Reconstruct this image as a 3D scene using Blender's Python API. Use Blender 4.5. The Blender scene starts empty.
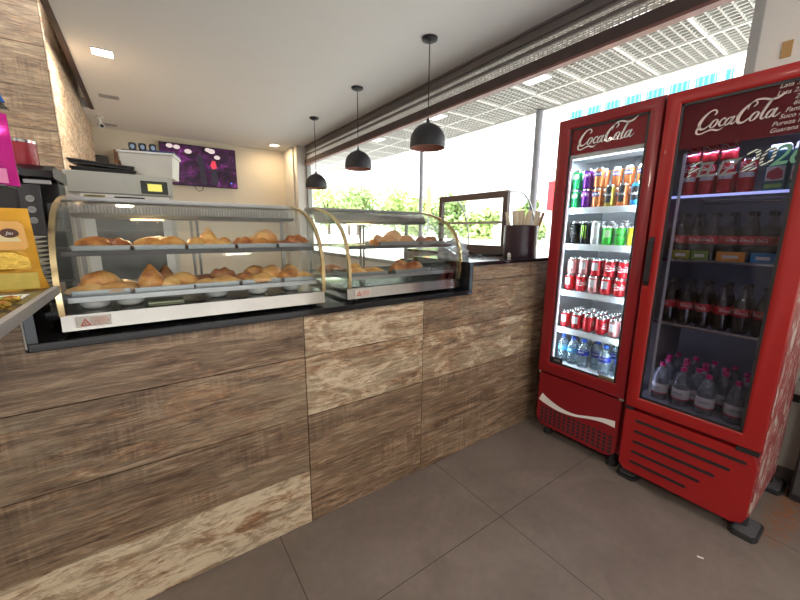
import bpy, bmesh, math, random
from math import pi, sin, cos, radians
from mathutils import Vector, Matrix
random.seed(7)
sc = bpy.context.scene
COL = sc.collection

# ------------------------------------------------------------------ camera, sky, light, exposure
cam_d = bpy.data.cameras.new('camera'); cam = bpy.data.objects.new('camera', cam_d); COL.objects.link(cam)
cam_d.sensor_width = 36; cam_d.lens = 355.37/800*36; cam_d.clip_start = .05; cam_d.clip_end = 300
_y, _p, _r = 0.61419, -0.19197, 0.00803
_f = Vector((sin(_y)*cos(_p), cos(_y)*cos(_p), sin(_p))); _x = Vector((cos(_y), -sin(_y), 0)); _u = _x.cross(_f)
_x2 = _x*cos(_r)+_u*sin(_r); _u2 = -_x*sin(_r)+_u*cos(_r)
cam.matrix_world = Matrix(((_x2.x, _u2.x, -_f.x, 0), (_x2.y, _u2.y, -_f.y, 0), (_x2.z, _u2.z, -_f.z, 1.5), (0, 0, 0, 1)))
sc.camera = cam
w = bpy.data.worlds.new('sky'); sc.world = w; w.use_nodes = True
bg = w.node_tree.nodes['Background']; bg.inputs[0].default_value = (0.93, 0.97, 1.0, 1); bg.inputs[1].default_value = 3.2
sun_d = bpy.data.lights.new('sun', 'SUN'); sun_d.energy = 15.0; sun_d.angle = radians(3); sun_d.color = (1, .96, .88)
sun = bpy.data.objects.new('sun', sun_d); COL.objects.link(sun); sun.rotation_euler = Vector((.42, .22, -.88)).to_track_quat('-Z', 'Y').to_euler()
vs = sc.view_settings; vs.view_transform = 'Standard'; vs.look = 'None'; vs.gamma = 1; vs.use_curve_mapping = False
vs.exposure = 0.33
sc.cycles.use_denoising = True
sc.cycles.max_bounces = 10; sc.cycles.transparent_max_bounces = 24; sc.cycles.diffuse_bounces = 5; sc.cycles.glossy_bounces = 4
sc.cycles.sample_clamp_indirect = 6; sc.cycles.caustics_reflective = False; sc.cycles.caustics_refractive = False

def area_lamp(name, loc, rot, sx, sy, e, col=(1, 1, 1)):
    d = bpy.data.lights.new(name, 'AREA'); d.shape = 'RECTANGLE'; d.size = sx; d.size_y = sy; d.energy = e; d.color = col
    o = bpy.data.objects.new(name, d); COL.objects.link(o); o.location = loc; o.rotation_euler = rot
    return o

# ------------------------------------------------------------------ materials
class NT:
    def __init__(s, name):
        s.m = bpy.data.materials.new(name); s.m.use_nodes = True; s.t = s.m.node_tree; s.n = s.t.nodes
        s.b = s.n['Principled BSDF']; s.out = s.n['Material Output']
    def node(s, typ, **kw):
        n = s.n.new(typ)
        for k, v in kw.items(): setattr(n, k, v)
        return n
    def link(s, a, b): s.t.links.new(a, b)
    def put(s, sock, v):
        if hasattr(v, 'is_linked') or hasattr(v, 'links'): s.link(v, sock)
        else: sock.default_value = v
    def math(s, op, a, b=None, c=None, clamp=False):
        n = s.node('ShaderNodeMath', operation=op, use_clamp=clamp); s.put(n.inputs[0], a)
        if b is not None: s.put(n.inputs[1], b)
        if c is not None: s.put(n.inputs[2], c)
        return n.outputs[0]
    def mix(s, f, a, b, blend='MIX'):
        n = s.node('ShaderNodeMix', data_type='RGBA', blend_type=blend)
        s.put(n.inputs[0], f); s.put(n.inputs[6], a if not isinstance(a, tuple) else (*a[:3], 1)); s.put(n.inputs[7], b if not isinstance(b, tuple) else (*b[:3], 1))
        return n.outputs[2]
    def noise(s, vec, scale, detail=5, rough=.55, dist=0):
        n = s.node('ShaderNodeTexNoise'); n.inputs['Scale'].default_value = scale; n.inputs['Detail'].default_value = detail
        n.inputs['Roughness'].default_value = rough; n.inputs['Distortion'].default_value = dist
        if vec is not None: s.link(vec, n.inputs['Vector'])
        return n.outputs['Fac']
    def ramp(s, f, stops):
        n = s.node('ShaderNodeValToRGB'); s.link(f, n.inputs[0]); e = n.color_ramp.elements
        while len(e) < len(stops): e.new(.5)
        for k, (p, c) in enumerate(stops): e[k].position = p; e[k].color = (*c[:3], 1) if isinstance(c, tuple) else (c, c, c, 1)
        return n.outputs[0]
    def map(s, vec, scale=(1, 1, 1), loc=(0, 0, 0), rot=(0, 0, 0)):
        n = s.node('ShaderNodeMapping'); s.link(vec, n.inputs[0]); n.inputs['Scale'].default_value = scale; n.inputs['Location'].default_value = loc; n.inputs['Rotation'].default_value = rot
        return n.outputs[0]
    def coord(s, k='Object'): return s.node('ShaderNodeTexCoord').outputs[k]
    def bump(s, h, strength=.2, dist=.01):
        n = s.node('ShaderNodeBump'); n.inputs['Strength'].default_value = strength; n.inputs['Distance'].default_value = dist
        s.link(h, n.inputs['Height']); s.link(n.outputs[0], s.b.inputs['Normal'])

MATS = {}
def mat(name, col, rough=.5, metal=0, var=.08, vscale=20, bump=0, emit=None, estr=0, coat=0, alpha=None, trans=0, spec=None):
    if name in MATS: return MATS[name]
    t = NT(name); b = t.b
    if var:
        n = t.noise(t.coord(), vscale)
        c = t.mix(n, tuple(max(0, x*(1-var)) for x in col), tuple(min(1, x*(1+var)) for x in col)); t.link(c, b.inputs['Base Color'])
        if bump: t.bump(n, bump, .005)
    else: b.inputs['Base Color'].default_value = (*col, 1)
    b.inputs['Roughness'].default_value = rough; b.inputs['Metallic'].default_value = metal
    if emit: b.inputs['Emission Color'].default_value = (*emit, 1); b.inputs['Emission Strength'].default_value = estr
    if coat: b.inputs['Coat Weight'].default_value = coat; b.inputs['Coat Roughness'].default_value = .05
    if alpha is not None: b.inputs['Alpha'].default_value = alpha
    if trans: b.inputs['Transmission Weight'].default_value = trans
    if spec is not None: b.inputs['Specular IOR Level'].default_value = spec
    MATS[name] = t.m; return t.m

def glass(name, tint=(1, 1, 1), refl=.06, rough=.02, body=0, bodycol=(.8, .85, .85), fres=.8):
    if name in MATS: return MATS[name]
    t = NT(name); t.n.remove(t.b)
    tr = t.node('ShaderNodeBsdfTransparent'); tr.inputs[0].default_value = (*tint, 1)
    gl = t.node('ShaderNodeBsdfGlossy'); gl.inputs['Roughness'].default_value = rough
    lw = t.node('ShaderNodeFresnel'); lw.inputs[0].default_value = 1.45
    f = t.math('ADD', t.math('MULTIPLY', lw.outputs[0], fres), refl-.04, clamp=True)
    mx = t.node('ShaderNodeMixShader'); t.link(f, mx.inputs[0]); t.link(tr.outputs[0], mx.inputs[1]); t.link(gl.outputs[0], mx.inputs[2])
    o = mx.outputs[0]
    if body:
        df = t.node('ShaderNodeBsdfDiffuse'); df.inputs[0].default_value = (*bodycol, 1)
        m2 = t.node('ShaderNodeMixShader'); m2.inputs[0].default_value = body; t.link(o, m2.inputs[1]); t.link(df.outputs[0], m2.inputs[2]); o = m2.outputs[0]
    t.link(o, t.out.inputs[0]); MATS[name] = t.m; return t.m

def wood_planks(name, wear=0.0, tint=(1, 1, 1)):
    t = NT(name); uv = t.coord('UV')
    at = t.node('ShaderNodeVertexColor'); at.layer_name = 'tone'
    sp = t.node('ShaderNodeSeparateColor'); t.link(at.outputs[0], sp.inputs[0])
    white, dark, seed = sp.outputs[0], sp.outputs[1], sp.outputs[2]
    off = t.node('ShaderNodeCombineXYZ'); t.link(t.math('MULTIPLY', seed, 37), off.inputs[2])
    add = t.node('ShaderNodeVectorMath', operation='ADD'); t.link(uv, add.inputs[0]); t.link(off.outputs[0], add.inputs[1]); v = add.outputs[0]
    grain = t.noise(t.map(v, (1.5, 17, 1)), 3.0, 10, .70, 1.1)
    fine = t.noise(t.map(v, (5, 70, 1)), 4, 6, .68)
    saw = t.noise(t.map(v, (46, 1.6, 1)), 1.5, 4, .6)
    band = t.noise(t.map(v, (.9, 5.5, 1)), 2.2, 6, .62, 1.4)
    patch = t.noise(t.map(v, (2.1, 5.0, 1)), 2.0, 9, .72, 1.1)
    edge = t.noise(t.map(v, (7, 20, 1)), 2.4, 8, .78, .5)
    sawz = t.ramp(t.noise(t.map(v, (1.3, 3, 1), (9, 2, 5)), 2.0, 3, .5), [(.50, 0.0), (.60, 1.0)])
    g = t.math('ADD', t.math('MULTIPLY', grain, .55), t.math('ADD', t.math('MULTIPLY', fine, .20), t.math('MULTIPLY', band, .25)))
    g = t.math('ADD', g, t.math('MULTIPLY', t.math('MULTIPLY', t.math('SUBTRACT', saw, .5), .22), sawz))
    base = t.ramp(g, [(.40, (.060, .034, .022)), (.465, (.140, .088, .056)), (.525, (.230, .155, .104)), (.59, (.42, .32, .23))])
    # chipped cream paint over an ochre undercoat
    th = t.math('ADD', t.math('MULTIPLY', patch, .55), t.math('ADD', t.math('MULTIPLY', edge, .25), t.math('MULTIPLY', grain, .20)))
    amt = t.math('ADD', t.math('SUBTRACT', th, .615), t.math('MULTIPLY', white, .145))
    och = t.math('MULTIPLY', t.math('ADD', amt, .06), 13, clamp=True)
    col = t.mix(t.math('MULTIPLY', och, .75), base, t.mix(fine, (.27, .125, .055), (.48, .29, .155)))
    film = t.ramp(t.noise(t.map(v, (1.2, 3.6, 1), (5, 8, 2)), 2.0, 6, .66, .9), [(.42, 0.0), (.60, 1.0)])
    col = t.mix(t.math('MULTIPLY', film, t.math('ADD', .14, t.math('MULTIPLY', white, .60)), clamp=True), col, t.mix(fine, (.26, .215, .15), (.46, .41, .31)))
    scr = t.ramp(t.noise(t.map(v, (2.2, 26, 1), (1, 4, 2)), 2.6, 8, .76, .4), [(.525, 0.0), (.60, 1.0)])
    col = t.mix(t.math('MULTIPLY', scr, t.math('ADD', .10, white), clamp=True), col, (.50, .44, .33))
    pf = t.math('MULTIPLY', amt, 16, clamp=True)
    cream = t.mix(t.math('MULTIPLY', t.math('ADD', fine, t.math('SUBTRACT', grain, .5)), 1.0, clamp=True), (.47, .40, .29), (.84, .765, .61))
    col = t.mix(t.math('MULTIPLY', pf, .88), col, cream)
    # darker scorched streaks
    dk = t.math('MULTIPLY', t.ramp(t.noise(t.map(v, (1.0, 5.5, 1), (3, 1, 9)), 2.4, 8, .72, 1.4), [(.47, 0.0), (.57, 1.0)]), t.math('ADD', t.math('MULTIPLY', dark, 2.0), .08), clamp=True)
    col = t.mix(t.math('MULTIPLY', dk, .85), col, t.mix(fine, (.045, .028, .020), (.15, .10, .07)))
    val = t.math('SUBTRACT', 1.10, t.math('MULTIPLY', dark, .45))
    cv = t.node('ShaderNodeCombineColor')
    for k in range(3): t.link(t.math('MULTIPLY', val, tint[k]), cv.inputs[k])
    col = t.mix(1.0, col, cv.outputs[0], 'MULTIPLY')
    t.link(col, t.b.inputs['Base Color']); t.b.inputs['Roughness'].default_value = .48
    t.bump(g, .25, .003)
    return t.m

def floor_tiles():
    t = NT('floor_tiles'); p = t.coord()
    s = t.node('ShaderNodeSeparateXYZ'); t.link(p, s.inputs[0])
    def line(a, off):
        fr = t.math('FRACT', t.math('DIVIDE', t.math('ADD', a, 20.2-off), 1.01))
        d = t.math('ABSOLUTE', t.math('SUBTRACT', fr, .5))
        return t.math('GREATER_THAN', d, .5-.0019)
    gr = t.math('MAXIMUM', line(s.outputs[0], .391), line(s.outputs[1], 1.033-1.01))
    n1 = t.noise(p, 2.6, 8, .65, .6); n2 = t.noise(p, 22, 5, .7)
    c = t.ramp(t.math('ADD', t.math('MULTIPLY', n1, .7), t.math('MULTIPLY', n2, .3)), [(.32, (.155, .122, .105)), (.5, (.195, .158, .137)), (.7, (.24, .20, .176))])
    # rust left on the tile by an old foot
    rb = t.node('ShaderNodeVectorMath', operation='DISTANCE'); t.link(t.map(p, (1, 5, 1)), rb.inputs[0]); rb.inputs[1].default_value = (2.72, .165*5, 0)
    rm = t.math('SUBTRACT', 1.0, t.math('MULTIPLY', rb.outputs['Value'], 2.5), clamp=True)
    rf = t.math('MULTIPLY', t.math('POWER', rm, .5), t.ramp(t.noise(p, 30, 6, .72), [(.45, 0.0), (.54, 1.0)]), clamp=True)
    c = t.mix(rf, c, (.30, .11, .04))
    c = t.mix(gr, c, (.045, .035, .03)); t.link(c, t.b.inputs['Base Color'])
    r = t.math('ADD', .30, t.math('MULTIPLY', n1, .22)); t.link(r, t.b.inputs['Roughness'])
    t.b.inputs['Specular IOR Level'].default_value = .5
    t.bump(t.math('SUBTRACT', t.math('MULTIPLY', n2, .1), gr), .25, .003)
    return t.m

def baked(name, lo, mid, hi, sc_=18):
    t = NT(name); oi = t.node('ShaderNodeObjectInfo'); p = t.coord()
    off = t.node('ShaderNodeCombineXYZ'); t.link(t.math('MULTIPLY', oi.outputs['Random'], 50), off.inputs[0])
    add = t.node('ShaderNodeVectorMath', operation='ADD'); t.link(p, add.inputs[0]); t.link(off.outputs[0], add.inputs[1])
    n = t.noise(add.outputs[0], sc_, 6, .65, .5); s = t.node('ShaderNodeSeparateXYZ'); t.link(p, s.inputs[0])
    f = t.math('ADD', n, t.math('MULTIPLY', oi.outputs['Random'], .12))
    c = t.ramp(f, [(.36, hi), (.52, mid), (.70, lo)]); t.link(c, t.b.inputs['Base Color'])
    t.b.inputs['Roughness'].default_value = .38; t.b.inputs['Subsurface Weight'].default_value = .05
    t.bump(t.noise(add.outputs[0], 70, 4), .25, .004); MATS[name] = t.m
    return t.m

M = dict(
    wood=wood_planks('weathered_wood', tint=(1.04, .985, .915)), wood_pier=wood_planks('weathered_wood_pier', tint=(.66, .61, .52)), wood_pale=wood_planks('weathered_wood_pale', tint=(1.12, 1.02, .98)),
    floor=floor_tiles(),
    ceiling=mat('ceiling_paint', (.80, .79, .775), .9, var=.02, vscale=3),
    wall=mat('cream_wall', (.72, .66, .55), .85, var=.03, vscale=3),
    wall_w=mat('white_wall', (.74, .72, .67), .85, var=.03, vscale=3),
    granite=mat('black_granite', (.010, .010, .012), .10, var=.9, vscale=260, spec=.32),
    steel=mat('brushed_steel', (.52, .505, .48), .17, 1, var=.18, vscale=6),
    steel_d=mat('dull_steel', (.36, .36, .36), .4, 1, var=.15, vscale=8),
    chrome=mat('chrome', (.8, .8, .8), .1, 1, var=0),
    brass=mat('gold_trim', (.78, .62, .34), .2, 1, var=.06, vscale=12),
    alu=mat('aluminium_rail', (.80, .83, .86), .35, .3, var=.04),
    tray=mat('steel_tray', (.30, .32, .32), .4, .7, var=.12, vscale=14),
    black=mat('black_plastic', (.018, .017, .019), .4, var=.15),
    blackm=mat('black_rubber', (.022, .022, .024), .75, var=.3, vscale=40),
    red=mat('red_enamel', (.235, .004, .010), .3, var=.06, vscale=5, coat=.3),
    red2=mat('scuffed_red_enamel', (.33, .008, .009), .36, var=.12, vscale=7, coat=.2),
    redhead=mat('red_header_film', (.34, .005, .014), .5, var=.05),
    white=mat('white_plastic', (.80, .80, .78), .4, var=.03),
    liner=mat('white_liner', (.80, .83, .86), .5, var=.03),
    liner_d=mat('grey_liner', (.34, .35, .39), .5, var=.05),
    ink=mat('white_print', (.86, .84, .82), .5, var=0),
    inkdim=mat('faded_print', (.66, .54, .52), .6, var=.1),
    porcelain=mat('porcelain', (.82, .82, .80), .2, var=.02),
    shade=mat('matt_black_shade', (.014, .013, .017), .55, var=.2),
    shade_in=mat('copper_lining', (.32, .13, .09), .45, var=.1),
    plum=mat('dark_plum_pot', (.035, .018, .026), .35, var=.2),
    paper=mat('paper_wrap', (.80, .70, .56), .8, var=.12, vscale=60),
    brown=mat('brown_beam', (.060, .036, .034), .6, var=.5, vscale=9),
    brownw=mat('brown_wood', (.20, .09, .05), .5, var=.3, vscale=12),
    dgrey=mat('dark_grey_metal', (.09, .085, .085), .5, .3, var=.1),
    grey=mat('grey_metal', (.34, .33, .33), .5, .2, var=.08),
    lpink=mat('pink_cap', (.75, .03, .20), .4, var=.05),
    blue=mat('blue_cap', (.02, .10, .62), .4, var=.05),
    navy=mat('navy_label', (.015, .03, .30), .45, var=.1),
    sky_l=mat('light_blue_label', (.10, .40, .70), .45, var=.1),
    cream=mat('cream_label', (.72, .70, .66), .5, var=.06),
    cola=mat('dark_cola', (.012, .006, .006), .12, var=.1, coat=.5),
    redl=mat('red_label', (.52, .02, .03), .4, var=.05),
    concrete=mat('canopy_white', (.82, .82, .80), .7, var=.03),
    plenum=mat('canopy_plenum', (.20, .20, .20), .9, var=.05),
    asphalt=mat('asphalt', (.50, .49, .47), .9, var=.15, vscale=4),
    bwhite=mat('building_render', (.80, .80, .78), .8, var=.03, vscale=1),
    teal=mat('teal_blind', (.02, .24, .32), .5, var=.1, vscale=5),
    leaf1=mat('leaf_light', (.42, .55, .20), .6, var=.35, vscale=2),
    leaf2=mat('leaf_dark', (.26, .38, .13), .6, var=.35, vscale=2),
    bark=mat('bark', (.14, .09, .06), .9, var=.3),
    orange=mat('orange_sign', (.80, .30, .10), .5, var=.05),
    postm=mat('post_metal', (.30, .30, .34), .5, .3, var=.05),
    g_case=glass('case_glass', (.975, .985, .98), .04, .01, 0, fres=.30),
    g_win=glass('window_glass', (.97, .985, .98), .045, .0, fres=.06),
    g_door=glass('fridge_glass', (.93, .96, .97), .045, .0, fres=.4),
    g_doord=glass('fridge_glass_tinted', (.74, .74, .80), .05, .0, fres=.5),
    g_shelf=glass('shelf_glass', (.88, .93, .92), .10, .02, .06),
    g_water=glass('bottle_plastic', (.86, .93, .97), .14, .06, .16, (.62, .80, .95)),
    g_waterd=glass('bottle_plastic_pale', (.76, .80, .82), .16, .06, .22, (.55, .60, .64)),
    bag=glass('thin_plastic', (.86, .90, .94), .12, .15, .42, (.75, .82, .90)),
    roll=baked('golden_crust', (.32, .095, .02), (.62, .27, .06), (.80, .47, .15), 16),
    pie=baked('brown_crust', (.20, .05, .015), (.42, .14, .035), (.62, .30, .09), 26),
    fried=baked('light_crust', (.55, .24, .06), (.78, .44, .14), (.86, .60, .28), 14),
)

# ------------------------------------------------------------------ mesh helpers
class MB:
    def __init__(s): s.b = bmesh.new()
    def mark(s): return set(s.b.verts)
    def xf(s, old, mtx):
        bmesh.ops.transform(s.b, matrix=mtx, verts=[v for v in s.b.verts if v not in old])
    def box(s, x0, x1, y0, y1, z0, z1, bev=0, seg=2):
        old = set(s.b.faces)
        r = bmesh.ops.create_cube(s.b, size=1, matrix=Matrix.Translation(((x0+x1)/2, (y0+y1)/2, (z0+z1)/2)) @ Matrix.Diagonal((abs(x1-x0), abs(y1-y0), abs(z1-z0), 1)))
        if bev:
            es = {e for v in r['verts'] for e in v.link_edges}
            bmesh.ops.bevel(s.b, geom=list(es), offset=min(bev, .45*min(abs(x1-x0), abs(y1-y0), abs(z1-z0))), segments=seg, affect='EDGES', profile=.7)
        return s
    def tube(s, pts, r, n=8, closed=False, caps=True):
        pts = [Vector(p) for p in pts]; m = len(pts); rr = r if isinstance(r, (list, tuple)) else [r]*m
        rings = []; up = None
        for i, p in enumerate(pts):
            a = pts[(i-1) % m] if (i or closed) else p; c = pts[(i+1) % m] if (i < m-1 or closed) else p
            d = (c-a).normalized() if (c-a).length > 1e-9 else Vector((0, 0, 1))
            if up is None:
                up = Vector((0, 0, 1)) if abs(d.z) < .9 else Vector((1, 0, 0))
            side = d.cross(up).normalized(); up = side.cross(d).normalized()
            rings.append([s.b.verts.new(p + (side*cos(2*pi*k/n) + up*sin(2*pi*k/n))*rr[i]) for k in range(n)])
        for i in range(m if closed else m-1):
            A, B = rings[i], rings[(i+1) % m]
            for k in range(n): s.b.faces.new((A[k], A[(k+1) % n], B[(k+1) % n], B[k]))
        if caps and not closed: s.b.faces.new(rings[0][::-1]); s.b.faces.new(rings[-1])
        return s
    def lathe(s, prof, c=(0, 0, 0), n=24, caps=True):
        rings = []
        for r, z in prof:
            rings.append([s.b.verts.new((c[0]+r*cos(2*pi*k/n), c[1]+r*sin(2*pi*k/n), c[2]+z)) for k in range(n)] if r > 1e-6 else [s.b.verts.new((c[0], c[1], c[2]+z))])
        for A, B in zip(rings, rings[1:]):
            if len(A) == 1 and len(B) == 1: continue
            for k in range(n):
                a, b2 = A[k % len(A)], A[(k+1) % len(A)]; c1, d = B[(k+1) % len(B)], B[k % len(B)]
                f = [a, b2, c1, d]; g = []
                for v in f:
                    if v not in g: g.append(v)
                if len(g) >= 3: s.b.faces.new(g)
        if caps:
            if len(rings[0]) > 1: s.b.faces.new(rings[0][::-1])
            if len(rings[-1]) > 1: s.b.faces.new(rings[-1])
        return s
    def prism(s, poly, axis, a, b):
        """poly of 2D points extruded along axis (0: poly is (y,z); 1: (x,z); 2: (x,y)) from a to b"""
        def P(p, t): return {0: (t, p[0], p[1]), 1: (p[0], t, p[1]), 2: (p[0], p[1], t)}[axis]
        A = [s.b.verts.new(P(p, a)) for p in poly]; B = [s.b.verts.new(P(p, b)) for p in poly]
        n = len(poly)
        s.b.faces.new(A); s.b.faces.new(B[::-1])
        for k in range(n): s.b.faces.new((A[k], B[k], B[(k+1) % n], A[(k+1) % n]))
        return s
    def strip(s, prof, axis, a, b, th):
        """open profile line thickened by th and extruded along axis"""
        n = len(prof); out = []
        for i in range(n):
            p0 = Vector(prof[max(0, i-1)]); p1 = Vector(prof[min(n-1, i+1)]); d = (p1-p0).normalized()
            out.append((prof[i][0]-d.y*th, prof[i][1]+d.x*th))
        def P(p, t): return {0: (t, p[0], p[1]), 1: (p[0], t, p[1]), 2: (p[0], p[1], t)}[axis]
        V = [[s.b.verts.new(P(p, t)) for p in L] for L in (prof, out) for t in (a, b)]
        Pa, Pb, Oa, Ob = V
        for i in range(n-1):
            s.b.faces.new((Pa[i], Pa[i+1], Pb[i+1], Pb[i])); s.b.faces.new((Oa[i], Ob[i], Ob[i+1], Oa[i+1]))
            s.b.faces.new((Pa[i], Oa[i], Oa[i+1], Pa[i+1])); s.b.faces.new((Pb[i], Pb[i+1], Ob[i+1], Ob[i]))
        for i in (0, n-1): s.b.faces.new((Pa[i], Pb[i], Ob[i], Oa[i]))
        return s
    def build(s, name, m, parent=None, smooth=False, loc=None):
        """verts are in world space for children of a thing made at its own base: shifted by the root's location"""
        bmesh.ops.recalc_face_normals(s.b, faces=s.b.faces[:])
        off = Vector((0, 0, 0))
        p = parent
        while p is not None: off += p.location; p = p.parent
        if parent is None and loc is not None: off = Vector(loc)
        if off.length: bmesh.ops.translate(s.b, verts=s.b.verts[:], vec=-off)
        me = bpy.data.meshes.new(name); s.b.to_mesh(me); s.b.free()
        if smooth:
            me.polygons.foreach_set('use_smooth', [True]*len(me.polygons))
            try: me.set_sharp_from_angle(angle=radians(38))
            except Exception: pass
        me.materials.append(m if not isinstance(m, str) else M[m])
        o = bpy.data.objects.new(name, me); COL.objects.link(o); o.parent = parent
        if parent is None and loc is not None: o.location = loc
        return o

def thing(name, label, cat, loc=(0, 0, 0), group=None):
    o = bpy.data.objects.new(name, None); COL.objects.link(o); o.location = loc; o.empty_display_size = .05
    o['label'] = label; o['category'] = cat
    if group: o['group'] = group
    return o
def tag(o, label, cat, group=None, kind=None):
    o['label'] = label; o['category'] = cat
    if group: o['group'] = group
    if kind: o['kind'] = kind
    return o
def struct(o): o['kind'] = 'structure'; return o
KIDS = {}
def copy_tree(o, parent=None):
    c = o.copy(); COL.objects.link(c); c.parent = parent
    for ch in [x for x in bpy.data.objects if x.parent == o]: copy_tree(ch, c)
    return c
def dup(o, loc, label, rotz=0, group=None, scale=None, used=set()):
    c = o if o.name not in used else copy_tree(o)
    used.add(o.name)
    c.location = loc; c.rotation_euler = (0, 0, rotz); c['label'] = label
    if group: c['group'] = group
    if scale: c.scale = scale
    return c
def text_mb(txt, size, depth=.0006, shear=0.0, font_bold=False):
    cu = bpy.data.curves.new('txt', 'FONT'); cu.body = txt; cu.size = size; cu.extrude = depth/2; cu.shear = shear
    cu.align_x = 'CENTER'; cu.align_y = 'CENTER'; cu.offset = size*.01 if font_bold else 0; cu.resolution_u = 3
    o = bpy.data.objects.new('txt', cu); COL.objects.link(o); bpy.context.view_layer.update()
    me = o.to_mesh(); mb = MB(); mb.b.from_mesh(me); o.to_mesh_clear(); bpy.data.objects.remove(o); bpy.data.curves.remove(cu)
    return mb
def place_flat(mb, origin, right, up):
    """text/logo plane (x,y) -> world"""
    r = Vector(right).normalized(); u = Vector(up).normalized(); n = r.cross(u)
    mtx = Matrix(((r.x, u.x, n.x, origin[0]), (r.y, u.y, n.y, origin[1]), (r.z, u.z, n.z, origin[2]), (0, 0, 0, 1)))
    bmesh.ops.transform(mb.b, matrix=mtx, verts=mb.b.verts[:]); return mb

def catmull(P, k=6):
    P = [Vector(p) for p in P]; out = []
    for i in range(len(P)-1):
        a = P[max(0, i-1)]; b = P[i]; c = P[i+1]; d = P[min(len(P)-1, i+2)]
        for j in range(k):
            t = j/k; out.append(.5*((2*b)+(c-a)*t+(2*a-5*b+4*c-d)*t*t+(3*b-a-3*c+d)*t*t*t))
    out.append(P[-1]); return out
WK = [1.0]
def ribbon(mb, pts, depth=.0, k=6):
    """pts: (x, y, width)"""
    S = catmull([(p[0], p[1], p[2]) for p in pts], k); L, R = [], []
    for i, p in enumerate(S):
        a = S[max(0, i-1)]; c = S[min(len(S)-1, i+1)]; d = Vector((c.x-a.x, c.y-a.y)); d = d.normalized() if d.length > 1e-9 else Vector((1, 0))
        n = Vector((-d.y, d.x))*abs(p.z)/2*WK[0]
        L.append(mb.b.verts.new((p.x+n.x, p.y+n.y, 0))); R.append(mb.b.verts.new((p.x-n.x, p.y-n.y, 0)))
    for i in range(len(S)-1): mb.b.faces.new((L[i], R[i], R[i+1], L[i+1]))
def script_logo():
    """flowing white script lettering, 100 units wide"""
    mb = MB(); WK[0] = .78
    def ring(cx, cy, rx, ry, sl, w0=3.4, w1=1.2):
        P = []
        for k in range(13):
            a = pi*.35+2*pi*k/12; x = rx*cos(a); y = ry*sin(a); P.append((cx+x+sl*y, cy+y, w1+(w0-w1)*abs(cos(a))))
        ribbon(mb, P, k=3)
    # first capital with its tail running under the word
    ribbon(mb, [(22, 22, 1.4), (24.5, 25.5, 3.2), (22, 29.5, 2.2), (16, 28, 2.6), (9, 21, 4.4), (4.5, 12, 5.6), (6, 5.2, 4.6), (11, 4.2, 2.6), (17, 8.5, 1.3), (21, 12, .9)])
    ribbon(mb, [(5.5, 10, 3.2), (2.0, 4, 3.6), (2.6, -1.2, 3.0), (7.5, -2.6, 2.4), (14, -.4, 2.2), (21, 1.2, 3.0), (27, -.8, 3.2), (31, -.4, 1.6), (35, 2.2, .5)])
    ring(22.6, 9.6, 3.4, 5.6, .45)
    ribbon(mb, [(25.5, 13.2, 1.0), (29, 11.4, 1.0), (31.5, 13.6, 1.0)])
    # c
    ribbon(mb, [(36.2, 12.6, 1.6), (35.2, 14.8, 2.6), (31.8, 13.2, 2.6), (29.2, 8.8, 3.6), (30.6, 4.8, 2.8), (34.5, 5.8, 1.4), (38, 9.5, .9)])
    # a
    ring(39.8, 9.4, 3.0, 5.2, .45); ribbon(mb, [(46, 15.4, 3.2), (43.4, 8.5, 3.4), (43.2, 5, 2.6), (45.4, 4.8, 1.6), (48.5, 8.4, .8)])
    ribbon(mb, [(48.6, 13.0, 1.6), (50.5, 15.0, 2.2), (53, 15.2, .8)])
    # second capital
    ribbon(mb, [(66, 23, 1.6), (69.5, 26.5, 2.2), (67.5, 30, 1.8), (61.5, 27.5, 2.4), (54, 19, 4.6), (50.5, 10.5, 5.6), (52, 4.6, 4.6), (57, 4.0, 2.6), (63, 8.6, 1.3), (66.5, 12, .9)])
    ribbon(mb, [(60, 20, 1.0), (62, 27, 2.0), (68, 31.5, 2.6), (76, 31.0, 3.0), (84, 28.2, 3.4), (92, 29.6, 3.0), (98.5, 35, .6)])
    ring(68.2, 9.6, 3.4, 5.6, .45)
    ribbon(mb, [(71.4, 13.2, 1.0), (75, 12.2, .9), (79, 18, 1.0), (84.5, 27.5, 1.6)])
    ribbon(mb, [(85.8, 29.5, 2.6), (81.5, 22.5, 3.8), (77, 12.5, 4.0), (75.6, 6.0, 3.2), (77.6, 4.2, 2.0), (81, 7.2, .9)])
    ring(84.8, 9.4, 3.0, 5.2, .45); ribbon(mb, [(91, 15.4, 3.2), (88.4, 8.5, 3.4), (88.2, 5, 2.6), (90.6, 4.6, 1.6), (95, 8.8, .7)])
    bmesh.ops.translate(mb.b, verts=mb.b.verts[:], vec=(-50, -14, 0)); WK[0] = 1.0; bmesh.ops.scale(mb.b, verts=mb.b.verts[:], vec=(.01, .01, 1))
    # give every stroke a hair of thickness, strokes at slightly different heights so they do not share a plane
    for i, v in enumerate(mb.b.verts): v.co.z = 0
    r = bmesh.ops.extrude_face_region(mb.b, geom=mb.b.faces[:]); bmesh.ops.translate(mb.b, verts=[g for g in r['geom'] if isinstance(g, bmesh.types.BMVert)], vec=(0, 0, .0005))
    return mb
def scaled(mb, sx, sy=None):
    bmesh.ops.scale(mb.b, verts=mb.b.verts[:], vec=(sx, sy or sx, 1)); return mb
def wrap(mb, r, z0, ang0):
    """bend a flat (x,y) graphic round a vertical cylinder; ang0 = facing direction"""
    for v in mb.b.verts:
        a = ang0 + v.co.x/r; rr = r + .0002 + v.co.z; z = v.co.y
        v.co = ((rr)*cos(a), rr*sin(a), z0+z)
    return mb
def disc(mb, x, y, r, n=20, z0=0, z1=.0005):
    mb.prism([(x+r*cos(2*pi*k/n), y+r*sin(2*pi*k/n)) for k in range(n)], 2, z0, z1); return mb

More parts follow.
